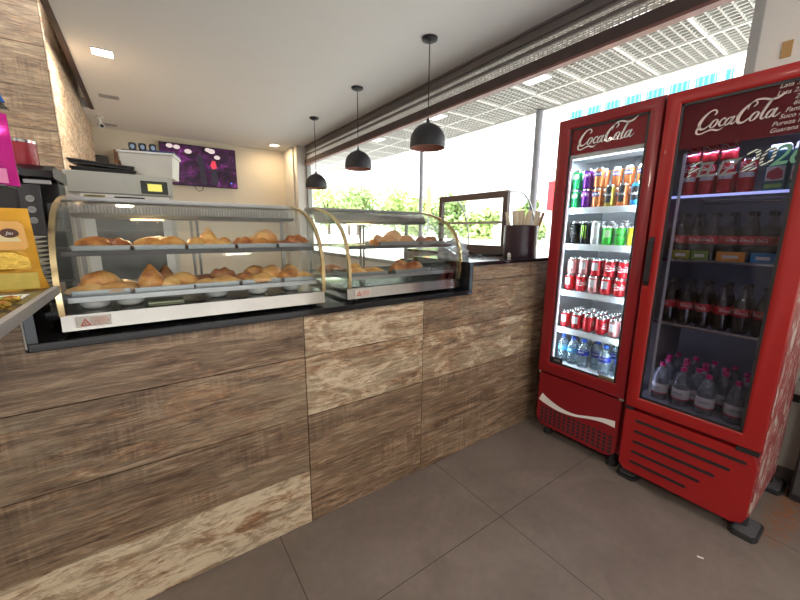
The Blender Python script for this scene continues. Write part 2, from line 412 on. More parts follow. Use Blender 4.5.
# plank panels: UV in metres and a per-plank tone
def planks(name, rects, frame, m, parent=None, thick=.012, gap=.0028):
    """rects: (u0,u1,v0,v1,white,dark); frame maps (u,v,w)->world, w outwards"""
    bm = bmesh.new(); uvl = bm.loops.layers.uv.new('UVMap'); cl = bm.loops.layers.color.new('tone')
    for k, (u0, u1, v0, v1, wh, dk, *sd_) in enumerate(rects):
        g = gap/2; sd = sd_[0] if sd_ else random.random(); P = []
        for wv in (0, thick):
            i = g + (0.001 if wv else 0)
            for (u, v) in ((u0+i, v0+i), (u1-i, v0+i), (u1-i, v1-i), (u0+i, v1-i)): P.append((u, v, wv))
        V = [bm.verts.new(frame(*p)) for p in P]
        for f in ((4, 5, 6, 7), (0, 1, 5, 4), (1, 2, 6, 5), (2, 3, 7, 6), (3, 0, 4, 7), (3, 2, 1, 0)):
            fc = bm.faces.new([V[i] for i in f])
            for lp, i in zip(fc.loops, f): lp[uvl].uv = (P[i][0], P[i][1]); lp[cl] = (wh, dk, sd, 1)
    off = Vector((0, 0, 0)); p = parent
    while p is not None: off += p.location; p = p.parent
    bmesh.ops.recalc_face_normals(bm, faces=bm.faces[:]); bmesh.ops.translate(bm, verts=bm.verts[:], vec=-off)
    me = bpy.data.meshes.new(name); bm.to_mesh(me); bm.free(); me.materials.append(m)
    o = bpy.data.objects.new(name, me); COL.objects.link(o); o.parent = parent; return o

# ------------------------------------------------------------------ the room
ZC = 3.28; XW = 3.05; YC = 1.575
struct(MB().box(-5, XW+.1, -3.2, 9.0, -.12, 0).build('floor', 'floor'))
c = MB()
c.box(-.445, XW, -3.2, 7.45, ZC, ZC+.12).box(-.6, XW, 7.45, 9.0, ZC, ZC+.12).box(-5, -.43, -3.2, 4.15, ZC, ZC+.12).box(-5, XW, 4.9, 9, 3.9, 4.0).box(-.43, -.40, 4.15, 7.45, ZC+.12, 3.9)
c.box(-5, -.4, 4.10, 4.15, ZC+.12, 4.0)
struct(c.build('ceiling', 'ceiling'))
struct(MB().box(-.495, -.445, 4.15, 7.45, ZC-.012, ZC+.02).build('trim_1', 'brown'))
struct(MB().box(-5, 2.80, 8.72, 8.85, 0, 3.9).build('wall_back', 'wall'))
struct(MB().box(2.80, 2.98, 8.10, 8.72, 0, ZC).box(2.83, XW+.1, 7.92, 8.10, 0, ZC).build('wall_corner', 'wall_w'))
# window wall: pier on the right, low wall under the glass
wr = MB(); wr.box(XW, XW+.2, -3.2, .70, 0, 3.6).box(XW, XW+.2, .70, 7.92, 0, 1.0).box(XW, XW+.2, .7, 7.92, ZC, 3.6)
struct(wr.build('wall_right', 'wall_w'))
struct(MB().box(XW-.014, XW, -.6, .695, 0, .10, .003).build('baseboard_right', mat('grey_base', (.16, .13, .125), .5)))
struct(MB().box(-5, -4.85, -3.2, 9, 0, 4).build('wall_left', 'wall_w'))
fw_ = MB(); fw_.box(-5, -2.4, -3.4, -3.2, 0, 4).box(2.3, XW, -3.4, -3.2, 0, 4).box(-2.4, 2.3, -3.4, -3.2, 2.45, 4)  # unseen front wall, put in to cut the sky reflected in the steel
struct(fw_.build('wall_unseen_front', 'wall_w'))
struct(MB().box(-14, 12, -11.2, -11, -.02, 5.5).build('wall_sky_block', mat('sky_block_tone', (.36, .33, .30), .9, var=.3, vscale=1.2)))  # unseen mid-tone wall, added to tone down reflections in the case fronts
# timber clad pier on the left
fr = lambda u, v, w_: (u, 5.0-w_, v)
rects = []; hs = [-.20+i*.3735 for i in range(12)]
for i in range(11):
    br = [-5, -2.9+.3*(i % 2), -1.75+.6*(i % 2), -.6]
    for a, b in zip(br, br[1:]): rects.append((a, b, hs[i]+.01, hs[i+1]+.01, .34+.2*random.random(), .25+.25*random.random()))
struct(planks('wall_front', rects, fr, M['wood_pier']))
fs = lambda u, v, w_: (-.6+w_, u, v)
rects = []
for i in range(11):
    br = [4.99, 5.9+.4*(i % 2), 7.1-.3*(i % 3), 8.71]
    for a, b in zip(br, br[1:]): rects.append((a, b, hs[i]+.01, hs[i+1]+.01, 1.1+.25*random.random(), .0))
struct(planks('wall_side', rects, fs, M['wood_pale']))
struct(MB().box(-5, -.6, 5.0, 8.72, 0, 3.9).build('wall_pier', 'wall'))

# window: frame, pane, and the perforated head with its rails
w1 = MB(); w1.box(XW-.02, XW+.06, 7.86, 7.92, 1.0, ZC).box(XW-.02, XW+.08, .70, .745, 1.0, ZC).box(XW-.03, XW+.1, .7, 7.92, 1.0, 1.05)
win = struct(w1.build('window_1', mat('window_frame', (.36, .37, .36), .5, .2)))
hd = MB(); y0, y1 = .745, 7.86
hd.box(XW-.06, XW+.02, y0, y1, ZC-.022, ZC-.001, .003)
hd.box(XW-.045, XW+.01, y0, y1, ZC-.095, ZC-.026, .006)
for z in (3.172, 3.112, 3.098, 3.003): hd.box(XW-.035, XW+.02, y0, y1, z-.006, z+.006)
head = hd.build('header_rail', mat('header_taupe', (.17, .15, .145), .55, .2), win)
pf = MB()
for z0_, z1_ in ((3.118, 3.166), (3.009, 3.092)):
    nz = 3 if z1_-z0_ < .06 else 5
    for k in range(nz): zz = z0_+(k+.5)*(z1_-z0_)/nz; pf.box(XW-.012, XW-.006, y0, y1, zz-.004, zz+.004)
    yy = y0
    while yy < y1: pf.box(XW-.013, XW-.005, yy, yy+.008, z0_, z1_); yy += .045
perf = pf.build('perforated_panel', mat('perforated_grey', (.50, .48, .46), .5, .2), win)
MB().box(XW-.07, XW+.03, y0, y1, 2.90, 2.992, .004).build('bottom_beam', 'brown', win)
MB().box(XW-.075, XW-.0, y0, y1, 2.878, 2.90, .003).build('beam_edge', mat('reddish_edge', (.20, .09, .08), .5, var=.5, vscale=8), win)
MB().box(XW+.03, XW+.036, .745, 7.86, 1.05, 2.89).build('pane', 'g_win', win)

# things on the pier wall
p = thing('blanking_plate', 'tan rectangular cover plate on the cream wall above the right fridge', 'wall plate', (XW, .575, 2.52))
MB().box(XW-.008, XW, .555, .598, 2.475, 2.56, .003).build('plate', mat('tan_plate', (.45, .27, .10), .5), p)
p = thing('wall_outlet', 'white wall box with a dark socket low on the wall beside the right fridge', 'outlet', (XW, .255, .56))
MB().box(XW-.012, XW, .205, .305, .51, .60, .004).build('face_plate', 'white', p)
MB().box(XW-.03, XW-.012, .225, .275, .53, .575, .004).build('socket', 'black', p)
MB().tube([(XW-.012, .285, .545), (XW-.04, .285, .54), (XW-.05, .29, .53)], .006).build('hook', 'chrome', p)
p = thing('wall_vent', 'short dark vent slots in the wall above the low outlet', 'vent', (XW, .22, .68))
for z in (.66, .695, .73): MB().box(XW-.004, XW, .19, .25, z, z+.008).build('slot', 'black', p)

# ceiling fittings
def downlight(x, y, label, col, on, e, s=.155):
    o = thing('ceiling_light', label, 'ceiling light', (x, y, ZC))
    f = MB(); h = s/2
    for a in ((x-h-.012, x-h, y-h-.012, y+h+.012), (x+h, x+h+.012, y-h-.012, y+h+.012), (x-h, x+h, y-h-.012, y-h), (x-h, x+h, y+h, y+h+.012)): f.box(*a, ZC-.010, ZC)
    f.build('frame', 'white', o)
    MB().box(x-h, x+h, y-h, y+h, ZC-.007, ZC).build('diffuser', mat('diffuser_on_'+col_name(col), (.9, .9, .9), .5, var=0, emit=col, estr=on) , o)
    if e: area_lamp('downlight_lamp', (x, y, ZC-.02), (0, 0, 0), s, s, e, col)
def col_name(c_): return 'warm' if c_[2] < .6 else 'soft'
downlight(-.175, 5.10, 'square lit downlight in the ceiling near the timber pier', (1, .86, .66), 14, 26, .17)
downlight(2.44, 8.17, 'warm lit downlight over the cream recess by the far corner', (1, .74, .45), 11, 8, .16)
# unseen fill lamps added at ceiling height to brighten the counter front and kitchen
for (lx, ly) in ((.9, -.9), (-1.6, 1.6), (-1.6, -1.2), (-2.9, 3.6)):
    area_lamp('fill_lamp', (lx, ly, ZC-.02), (0, 0, 0), .3, .3, 12 if ly > 2 else 26, (1, .90, .78))
for (x, y, lb) in ((-.22, 6.66, 'slim grey air grille in the ceiling behind the lit downlight'), (-.33, 8.38, 'grey air grille in the ceiling next to the security camera')):
    o = thing('ceiling_vent', lb, 'vent', (x, y, ZC))
    MB().box(x-.11, x+.11, y-.07, y+.07, ZC-.008, ZC).build('frame', mat('vent_grey', (.42, .40, .38), .7), o)
    for k in range(4): MB().box(x-.095, x+.095, y-.05+k*.03, y-.038+k*.03, ZC-.012, ZC-.008).build('slat', 'grey', o)
o = thing('security_camera', 'small white security camera hanging from the ceiling in the far left corner', 'camera', (-.42, 7.9, ZC))
MB().lathe([(.055, -.02), (.055, 0)], (-.42, 7.9, ZC)).build('mount', 'white', o, True)
MB().tube([(-.42, 7.9, ZC-.02), (-.42, 7.9, ZC-.09)], .016).build('arm', 'white', o, True)
MB().tube([(-.43, 7.95, ZC-.11), (-.40, 7.78, ZC-.16)], [.038, .04], 14).build('body', 'white', o, True)
MB().tube([(-.3995, 7.777, ZC-.161), (-.397, 7.765, ZC-.1645)], .026, 14).build('lens', 'black', o, True)

# television
TY = 8.66
o = thing('television', 'wide wall television showing a dark purple concert scene', 'television', (1.05, TY, 2.38))
MB().box(.38, 1.74, TY-.03, TY+.02, 2.37, 3.16, .006).box(.8, 1.3, TY+.02, TY+.045, 2.6, 2.95).build('housing', 'black', o)
t = NT('concert_picture'); uvp = t.coord('Object')
n1 = t.noise(t.map(uvp, (2.2, 1, 3.0)), 2.2, 5, .6, .8); n2 = t.noise(t.map(uvp, (6, 1, 2.4), (4, 0, 1)), 3, 4, .6)
cc = t.ramp(n1, [(.40, (.012, .006, .02)), (.55, (.10, .012, .10)), (.66, (.34, .05, .34)), (.8, (.65, .25, .75))])
cc = t.mix(t.ramp(n2, [(.5, 0.0), (.7, .7)]), cc, (.10, .015, .03))
t.b.inputs['Base Color'].default_value = (.01, .01, .01, 1); t.link(cc, t.b.inputs['Emission Color']); t.b.inputs['Emission Strength'].default_value = .5; t.b.inputs['Roughness'].default_value = .2
MB().box(.395, 1.725, TY-.034, TY-.030, 2.385, 3.145).build('screen', t.m, o)
lampm = mat('screen_lamp', (.1, .1, .1), .5, var=0, emit=(1, .82, .78), estr=.6)
for (x, z, r) in ((.55, 3.10, .05), (.67, 3.09, .05), (.86, 3.03, .055), (1.28, 3.08, .06), (1.38, 2.97, .05), (1.22, 3.10, .05)):
    sp = MB(); sp.prism([(x+1.15*r*cos(2*pi*k/16), z+.8*r*sin(2*pi*k/16)) for k in range(16)], 1, TY-.0365, TY-.0345); sp.build('stage_lamp', lampm, o)
MB().prism([(1.24, 2.80), (1.28, 2.90), (1.34, 2.89), (1.36, 2.76), (1.28, 2.72)], 1, TY-.0365, TY-.0345).build('performer_shirt', mat('screen_red', (.1, 0, 0), .5, var=0, emit=(.75, .05, .09), estr=.9), o)
pr = MB(); pr.prism([(1.05, 2.42), (1.03, 2.75), (1.0, 2.92), (1.06, 3.0), (1.12, 2.93), (1.13, 2.7), (1.16, 2.42)], 1, TY-.0365, TY-.0345)
pr.prism([(1.24, 2.42), (1.25, 2.72), (1.35, 2.75), (1.37, 2.42)], 1, TY-.0365, TY-.0345)
pr.build('performer', mat('screen_dark', (.01, .01, .012), .4, var=0, emit=(.02, .015, .03), estr=.8), o)
MB().prism([(1.62+.02*cos(k), 2.47+.02*sin(k)) for k in range(6)], 1, TY-.0365, TY-.0345).build('blue_light', mat('screen_blue', (0, 0, .1), .5, var=0, emit=(.1, .2, 1), estr=1), o)
MB().tube([(.92, TY, 2.37), (.95, TY-.01, 2.30), (1.0, TY, 2.27), (1.06, TY, 2.30), (1.09, TY, 2.37)], .006).build('cable', 'black', o)
# wooden bracket and black box on the far wall
o = thing('wooden_rack', 'small reddish brown wooden rack on the far wall behind the stacked pans', 'rack', (.02, 8.6, 2.55))
MB().box(-.32, -.27, 8.5, 8.72, 2.46, 2.90, .008).build('upright', 'brownw', o); MB().box(-.27, .06, 8.5, 8.72, 2.62, 2.72, .008).build('shelf', 'brownw', o)
MB().box(.02, .06, 8.5, 8.72, 2.40, 2.62, .008).build('leg', 'brownw', o); MB().box(-.27, -.23, 8.5, 8.72, 2.40, 2.62).build('leg', 'brownw', o)
o = thing('speaker_box', 'small dark box speaker on the far wall beside the wooden rack', 'speaker', (-.5, 8.6, 2.6))
MB().box(-.60, -.42, 8.52, 8.72, 2.46, 2.78, .01).build('housing', 'black', o); 
cb = MB(); cb.prism([(-.51+.06*cos(2*pi*k/18), 2.60+.06*sin(2*pi*k/18)) for k in range(18)], 1, 8.512, 8.52); cb.build('cone', 'dgrey', o)

# pendants
def make_pendant(x0_, y0_, dz, label):
    o = thing('pendant_lamp', label, 'pendant lamp', (0, 0, 0), 'black dome pendants over the counter')
    MB().lathe([(.0, 3.28), (.075, 3.28), (.073, 3.262), (.04, 3.246), (.012, 3.24), (0, 3.24)], n=28, caps=False).build('ceiling_rose', 'black', o, True)
    MB().tube([(0, 0, 3.24), (0, 0, 2.56+dz)], .005, 8).build('cord', 'black', o, True)
    outp = [(.012, 2.56), (.016, 2.53), (.03, 2.524)] + [(.172*sin(a), 2.355+.165*cos(a)) for a in [i*pi/2/9 for i in range(2, 10)]] + [(.174, 2.33), (.172, 2.292)]
    MB().lathe(outp+[(.168, 2.292)]+[(r-.006, z-.003) for r, z in outp[::-1][1:-2]], n=36, caps=False).build('shade', 'shade', o, True)
    inn = [(.1655, 2.294), (.1655, 2.33), (.163, 2.37)] + [(.160*sin(a), 2.352+.151*cos(a)) for a in [i*pi/2/9 for i in range(8, 1, -1)]]
    MB().lathe(inn, n=36, caps=False).build('lining', 'shade_in', o, True)
    MB().lathe([(0, 2.53), (.02, 2.53), (.02, 2.47), (0, 2.47)], n=14, caps=False).build('lamp_holder', 'black', o, True)
    MB().lathe([(.012, 2.47), (.03, 2.43), (.034, 2.40), (.02, 2.37), (0, 2.362)], n=16, caps=False).build('bulb', mat('bulb', (.7, .65, .6), .3, var=0, emit=(1, .65, .4), estr=.6), o, True)
    for ch in o.children:
        if ch.name.split('.')[0] in ('shade', 'lining', 'lamp_holder', 'bulb'): ch.location.z = dz
    o.location = (x0_, y0_, 0)
make_pendant(2.37, 2.91, .015, 'black dome pendant lamp nearest the fridges, the largest of three')
make_pendant(2.385, 4.36, .005, 'middle black dome pendant lamp of the row along the window')
make_pendant(2.41, 5.86, -.105, 'farthest black dome pendant lamp, close to the far corner of the room')

# ------------------------------------------------------------------ service counter
cn = thing('service_counter', 'long service counter clad in weathered wood-look planks', 'counter', (0, YC, 0))
fc = lambda u, v, w_: (u, YC-w_+.012, v)
XE = 3.03
R = []
def row(z0, z1, cuts, tones):
    for a, b, tn in zip(cuts, cuts[1:], tones): R.append((a, b, z0, z1, tn[0], tn[1]))
row(.0, .30, [-3.5, -1.75, -.64, .56, 1.28, 2.48, XE], [(.3, .4), (.3, .4), (1.0, .0), (.26, .0), (.34, .0), (.3, .3)])
row(.30, .60, [-3.5, -2.4, -.64, .56, 1.28, 2.48, XE], [(.3, .4), (.3, .4), (.46, .36), (.22, .12), (.30, .06), (.3, .3)])
row(.60, .905, [-3.5, -1.75, -.64, .56, 1.28, 2.48, XE], [(.3, .4), (.3, .4), (.62, .10), (.92, .10), (.86, .20), (.3, .3)])
row(.905, 1.108, [-3.5, -2.4, -.64], [(.3, .4), (.3, .4)])
J = .0024   # the notched boards: their two rectangles meet without a joint
R += [(-.64, .56, .905, 1.108, .16, .22, .37), (.56, 1.28, .905, 1.108, .98, .04), (1.28, 1.662+J, .905, 1.108, .66, .34, .62), (1.662-J*0, 2.48, .905, 1.19, .66, .34, .62)]
row(.905, 1.19, [2.48, XE], [(.6, .3)])
row(1.19, 1.288, [1.662, XE], [(.45, .12)])
R += [(-.64, -.352, 1.108-J, 1.288, .16, .22, .37)]
planks('plank_cladding', R, fc, M['wood'], cn)
bd = MB(); bd.box(-3.5, XE, YC+.014, YC+.10, 0, 1.105).box(1.66, XE, YC+.014, YC+.10, 1.105, 1.285).box(-3.5, -.345, YC+.014, YC+.10, 1.105, 1.285)
bd.box(-3.5, -3.4, YC+.1, 2.7, 0, 1.1).box(2.93, XE, YC+.1, 3.2, 0, 1.285).box(2.30, 2.36, 2.15, 3.2, 0, 1.285)
bd.build('carcass', mat('carcass', (.25, .22, .2), .7), cn)
wt = thing('granite_worktop', 'black granite worktop under the pastry cases', 'worktop', (.65, 1.9, 1.108))
MB().box(-.345, 1.66, YC-.018, 2.32, 1.108, 1.136, .003).build('slab', 'granite', wt)
MB().box(1.630, 1.660, YC-.018, 2.32, 1.136, 1.288, .002).build('right_upstand', 'granite', wt)
MB().box(-.345, -.318, YC-.018, 1.80, 1.136, 1.288, .002).build('left_upstand', 'granite', wt)
MB().box(-.350, -.345, YC-.016, 1.80, 1.12, 1.288).build('edge_strip', mat('white_edge', (.5, .48, .44), .6), wt)
MB().box(-.30, 1.60, 2.24, 2.32, .0, 1.107).build('support', mat('carcass', (.25, .22, .2), .7), wt)
wt = thing('raised_worktop', 'raised black granite worktop turning the corner towards the window', 'worktop', (2.3, 1.9, 1.288))
MB().prism([(1.63, YC-.018), (XE, YC-.018), (XE, 3.2), (2.30, 3.2), (2.30, 2.15), (1.63, 2.15)], 2, 1.288, 1.312).build('slab', 'granite', wt)
wt = thing('corner_worktop', 'dark worktop carrying plates and the coffee machine at left', 'worktop', (-1, 2.2, 1.19))
MB().box(-3.5, -.352, YC-.018, 1.80, 1.288, 1.300).box(-3.5, -.30, 1.802, 2.9, 1.16, 1.19).build('slab', 'granite', wt)
MB().box(-3.3, -.36, 2.80, 2.88, 0, 1.16).build('support', mat('carcass', (.25, .22, .2), .7), wt)

# ------------------------------------------------------------------ curved glass pastry cases
PROF = [(1.630, 1.205), (1.622, 1.27), (1.624, 1.33), (1.638, 1.39), (1.662, 1.445), (1.70, 1.495), (1.757, 1.54), (1.83, 1.573), (1.92, 1.598), (2.03, 1.617), (2.17, 1.628)]
def warn_sticker(o, x0, x1, y, z0, z1, label):
    s_ = MB().box(x0, x1, y-.0012, y, z0, z1).build('warning_sticker', mat('sticker_base', (.66, .62, .55), .4), o)
    h = z1-z0; cx = x0+.42*h+.012; zb = z0+.12*h
    tr = MB(); A = [(cx-.42*h, zb), (cx+.42*h, zb), (cx, zb+.76*h)]; B = [(cx-.24*h, zb+.10*h), (cx+.24*h, zb+.10*h), (cx, zb+.54*h)]
    for i in range(3):
        j = (i+1) % 3; tr.prism([A[i], A[j], B[j], B[i]], 1, y-.0022, y-.0012)
    for dz in (0, 1): tr.tube([(cx-.08*h, y-.0018, zb+(.15+dz*.12)*h), (cx+.0*h, y-.0018, zb+(.22+dz*.12)*h), (cx+.08*h, y-.0018, zb+(.17+dz*.12)*h)], .0012, 4)
    tr.build('triangle', mat('sticker_red', (.55, .10, .07), .5), s_)
    for k, tx in enumerate(('CUIDADO', 'SUPERFICIE', 'QUENTE')):
        m_ = text_mb(tx, .30*h, .0006); place_flat(m_, (x0+(x1-x0)*.68, y-.0014, z1-h*(.24+.27*k)), (1, 0, 0), (0, 0, 1)); m_.build('lettering', MATS['sticker_red'], s_)
def pastry_case(x0, x1, label, group, sticker):
    o = thing('pastry_case', label, 'display case', ((x0+x1)/2, 1.9, 1.136), group)
    yb = 2.19
    b = MB(); b.prism([(1.622, 1.150), (1.628, 1.205), (1.640, 1.208), (yb, 1.208), (yb, 1.150)], 0, x0, x1)
    base = b.build('base', 'steel', o)
    for x in (x0+.05, x1-.05):
        for y in (1.66, yb-.06): MB().lathe([(.016, 1.136), (.02, 1.151)], (x, y, 0), 12).build('foot', 'blackm', o)
    warn_sticker(o, *sticker, 1.6225, 1.160, 1.196, '')
    MB().strip(PROF, 0, x0+.012, x1-.012, .005).build('curved_glass', 'g_case', o, True)
    for xa in (x0, x1-.016):
        m = MB(); m.strip([(y-.004, z+.002) for y, z in PROF[:-1]], 0, xa, xa+.016, .013); m.build('gold_edge_strip', 'brass', o, True)
        xs = xa+.006; e = MB(); e.prism([(y+.012, z) for y, z in PROF]+[(yb, 1.628), (yb, 1.208)], 0, xs, xs+.004); e.build('end_glass', 'g_case', o)
    t_ = MB(); t_.box(x0, x1, 2.03, yb, 1.614, 1.632, .003); t_.build('top_plate', 'steel_d', o)
    h = MB(); h.prism([(1.93, 1.560), (1.96, 1.545), (2.10, 1.545), (2.13, 1.610), (1.97, 1.598)], 0, x0+.03, x1-.03); hd_ = h.build('lamp_hood', mat('hood_steel', (.55, .55, .53), .4, .6), o)
    r_ = MB()
    n_ = int((x1-x0-.1)/.012)
    for k in range(n_): xx = x0+.05+k*.012; r_.prism([(1.955, 1.5455), (2.10, 1.5455), (2.10, 1.541), (1.955, 1.541)], 0, xx, xx+.005)
    for k in range(n_): xx = x0+.05+k*.012; r_.prism([(1.9285, 1.562), (1.9285, 1.5915), (1.932, 1.5915), (1.932, 1.562)], 0, xx, xx+.004)
    r_.build('louvre', mat('louvre', (.33, .33, .32), .5, .4), hd_)
    MB().box(x0+.22, x0+.34, 1.97, 2.05, 1.538, 1.5405).build('lamp', mat('case_lamp', (.9, .9, .9), .5, var=0, emit=(1, .66, .25), estr=9), o)
    area_lamp('case_lamp', (x0+.28, 2.01, 1.536), (0, 0, 0), .12, .06, 1.6, (1, .75, .45))
    for xa in (x0+.014, x1-.030): MB().box(xa, xa+.016, yb-.016, yb, 1.208, 1.612).build('rear_post', 'steel_d', o)
    mid = (x0+x1)/2
    MB().box(x0+.03, mid+.02, yb-.010, yb-.006, 1.215, 1.60).build('rear_door', 'g_case', o); MB().box(mid-.02, x1-.03, yb-.018, yb-.014, 1.215, 1.60).build('rear_door', 'g_case', o)
    dfr = MB(); dfr.box(mid-.02, mid-.008, yb-.02, yb-.005, 1.215, 1.60).box(mid+.008, mid+.02, yb-.012, yb-.004, 1.215, 1.60).box(x0+.03, x1-.03, yb-.02, yb-.004, 1.208, 1.222).box(x0+.03, x1-.03, yb-.02, yb-.004, 1.596, 1.612)
    dfr.build('rear_door_frame', 'steel_d', o)
    # shelves
    for (zs, ys, nm) in ((1.408, 1.70, 'upper_shelf'), (1.246, 1.675, 'lower_shelf')):
        s_ = MB(); s_.box(x0+.022, x1-.022, ys, yb-.03, zs, zs+.006); sh = s_.build(nm, 'g_shelf', o)
        MB().box(x0+.02, x1-.02, ys-.008, ys, zs-.006, zs+.012).build('shelf_rail', 'steel_d' if nm[0] == 'l' else 'dgrey', sh)
        MB().box(x0+.02, x1-.02, yb-.042, yb-.03, zs-.006, zs+.010).build('rear_rail', 'steel_d', sh)
    return o
pastry_case(-.268, .690, 'wide curved-glass pastry case full of golden pastries', 'curved glass pastry cases', (-.232, -.135))
pastry_case(.815, 1.612, 'narrower curved-glass pastry case beside the wide one, few pastries', 'curved glass pastry cases', (.855, .955))

def make_tray(w_, d_, h_=.024):
    o = thing('steel_tray', '', 'tray', (0, 0, 0), 'steel trays inside the pastry cases')
    b = MB(); b.box(-w_/2, w_/2, -d_/2, d_/2, 0, .002); b.build('tray_base', 'tray', o)
    r = MB(); r.box(-w_/2, w_/2, -d_/2, -d_/2+.002, 0, h_).box(-w_/2, w_/2, d_/2-.002, d_/2, 0, h_).box(-w_/2, -w_/2+.002, -d_/2, d_/2, 0, h_).box(w_/2-.002, w_/2, -d_/2, d_/2, 0, h_)
    r.box(-w_/2-.004, w_/2+.004, -d_/2-.004, -d_/2, h_-.002, h_).box(-w_/2-.004, w_/2+.004, d_/2, d_/2+.004, h_-.002, h_)
    r.build('rim', 'tray', o); return o
def noise3(v, s): return sin(v.x*s*1.7+1.3)*cos(v.y*s*2.1+.4)*.5+sin(v.z*s*2.6+v.x*s*.9)*.3+sin((v.x+v.y)*s*3.7)*.2
PK = {}
def pastry_mesh(kind):
    if kind in PK: return PK[kind]
    bm = bmesh.new(); bmesh.ops.create_icosphere(bm, subdivisions=4, radius=1)
    for v in bm.verts:
        c_ = v.co.copy(); n_ = noise3(c_, 2.2)*.07
        if kind == 'roll': v.co = Vector((c_.x*.062*(1+n_), c_.y*.042*(1+n_), max(-.3, c_.z)*.036*(1+n_)+.0108))
        elif kind == 'loaf': v.co = Vector((c_.x*.055*(1+n_), c_.y*.036*(1+n_), max(-.35, c_.z+.10*sin(9*c_.x))*.034+.012))
        elif kind == 'bun': v.co = Vector((c_.x*.044*(1+n_), c_.y*.044*(1+n_), max(-.35, c_.z)*.036*(1+n_)+.0126))
        elif kind == 'drop':
            k = max(0, c_.z); v.co = Vector((c_.x*.037*(1-.45*k*k)*(1+n_), c_.y*.037*(1-.45*k*k)*(1+n_), (max(-.5, c_.z) if c_.z < 0 else c_.z+.35*c_.z**4)*.037+.0185))
        elif kind == 'turnover':
            r = math.hypot(c_.x, c_.y); a = math.atan2(c_.y, c_.x); rim = 1+.035*cos(22*a) if r > .82 else 1
            v.co = Vector((c_.x*.062*rim, (c_.y*.040*rim), (max(-.1, c_.z)**1 if c_.z > 0 else 0)*.030*(1+2*n_)+.003+(.006 if r > .9 else 0)))
        elif kind == 'crescent':
            a = c_.x*1.0; rr = .030*(1-.60*abs(c_.x)**1.6)*(1+.13*abs(cos(10*c_.x))); v.co = Vector((.068*sin(a)*1.05, -.030*(1-cos(a))+c_.y*rr*.95, max(-.5, c_.z)*rr+.015))
        elif kind == 'flatpie': v.co = Vector((c_.x*.058*(1+n_*.5), c_.y*.058*(1+n_*.5), max(-.4, c_.z)*.020*(1+3*n_)+.008))
    me = bpy.data.meshes.new('pastry_'+kind); bm.to_mesh(me); bm.free(); me.polygons.foreach_set('use_smooth', [True]*len(me.polygons))
    me.materials.append({'roll': M['roll'], 'loaf': M['pie'], 'bun': M['fried'], 'drop': M['roll'], 'turnover': M['fried'], 'crescent': M['roll'], 'flatpie': M['pie']}[kind])
    PK[kind] = me; return me
PNAME = {'roll': ('bread_roll', 'golden oval bread roll'), 'loaf': ('glazed_roll', 'dark brown ridged roll'), 'bun': ('round_bun', 'pale golden round bun'), 'drop': ('savoury_drop', 'golden drop-shaped savoury'), 'turnover': ('turnover', 'light golden turnover'), 'crescent': ('croissant', 'golden brown croissant'), 'flatpie': ('flat_pastry', 'flat brown filled pastry')}
def pastry(kind, x, y, z, rz, s, where, tilt=(0, 0)):
    o = bpy.data.objects.new(PNAME[kind][0], pastry_mesh(kind)); COL.objects.link(o)
    o.location = (x, y, z); o.rotation_euler = (tilt[0], tilt[1], rz); o.scale = (s, s, s*1.15)
    tag(o, PNAME[kind][1]+' '+where, 'pastry', 'pastries in the glass cases')
trays = {}
def tray_with(x0, x1, y0, y1, z, label, load):
    w_ = x1-x0; key = round(w_, 2)
    if key not in trays: trays[key] = make_tray(key, y1-y0)
    dup(trays[key], ((x0+x1)/2, (y0+y1)/2, z), label)
    n = 0
    for (kind, fx, fy, dz, rz, s, wh) in load:
        pastry(kind, x0+fx*w_, y0+fy*(y1-y0), z+.002+dz, rz, s, wh)
ZU, ZL = 1.4145, 1.2525
U0, U1, L0, L1 = 1.712, 1.92, 1.688, 1.92
tray_with(-.222, -.054, U0, U1, ZU, 'steel tray at the left end of the wide case, upper shelf',
    [('roll', .34, .32, 0, .1, 1.0, 'at the far left of the upper shelf'), ('loaf', .74, .42, 0, -.2, .9, 'second on the far left upper tray'), ('roll', .4, .75, 0, .3, .9, 'at the back of the far left upper tray')])
tray_with(-.045, .129, U0, U1, ZU, 'steel tray second from left on the upper shelf of the wide case',
    [('roll', .30, .30, 0, 0, .95, 'on the left of the second upper tray'), ('roll', .72, .36, 0, -.1, 1.0, 'on the right of the second upper tray'), ('bun', .5, .75, 0, 0, .95, 'behind the rolls of the second upper tray')])
tray_with(.138, .316, U0, U1, ZU, 'steel tray in the middle of the upper shelf of the wide case',
    [('bun', .22, .35, 0, 0, .9, 'left on the middle upper tray'), ('drop', .52, .62, .012, 0, 1.05, 'standing highest on the middle upper tray'), ('turnover', .66, .28, 0, .2, 1.0, 'at the front of the middle upper tray'), ('roll', .86, .55, 0, 1.2, .9, 'at the right edge of the middle upper tray')])
tray_with(.325, .500, U0, U1, ZU, 'steel tray fourth from left on the upper shelf of the wide case',
    [('loaf', .24, .32, 0, .1, .95, 'left on the fourth upper tray'), ('roll', .66, .26, 0, 0, .85, 'front right on the fourth upper tray'), ('bun', .86, .5, .016, 0, 1.25, 'piled high on the right of the fourth upper tray'), ('turnover', .55, .7, .012, .3, 1.0, 'at the back of the fourth upper tray')])
tray_with(.508, .664, U0, U1, ZU, 'steel tray at the right end of the wide case, upper shelf',
    [('flatpie', .30, .35, 0, 0, 1.05, 'left on the last upper tray'), ('loaf', .70, .38, 0, -.1, 1.15, 'right on the last upper tray by the gold edge')])
tray_with(-.240, -.070, L0, L1, ZL, 'steel tray at the left end of the wide case, lower shelf',
    [('turnover', .26, .25, 0, .1, 1.1, 'front left on the first lower tray'), ('turnover', .72, .24, 0, -.1, 1.15, 'front right on the first lower tray'), ('flatpie', .40, .62, .008, 0, 1.25, 'leaning at the back of the first lower tray'), ('turnover', .80, .62, .006, .3, .95, 'back right on the first lower tray'), ('roll', .45, .45, .030, .2, 1.0, 'lying on top of the first lower tray')])
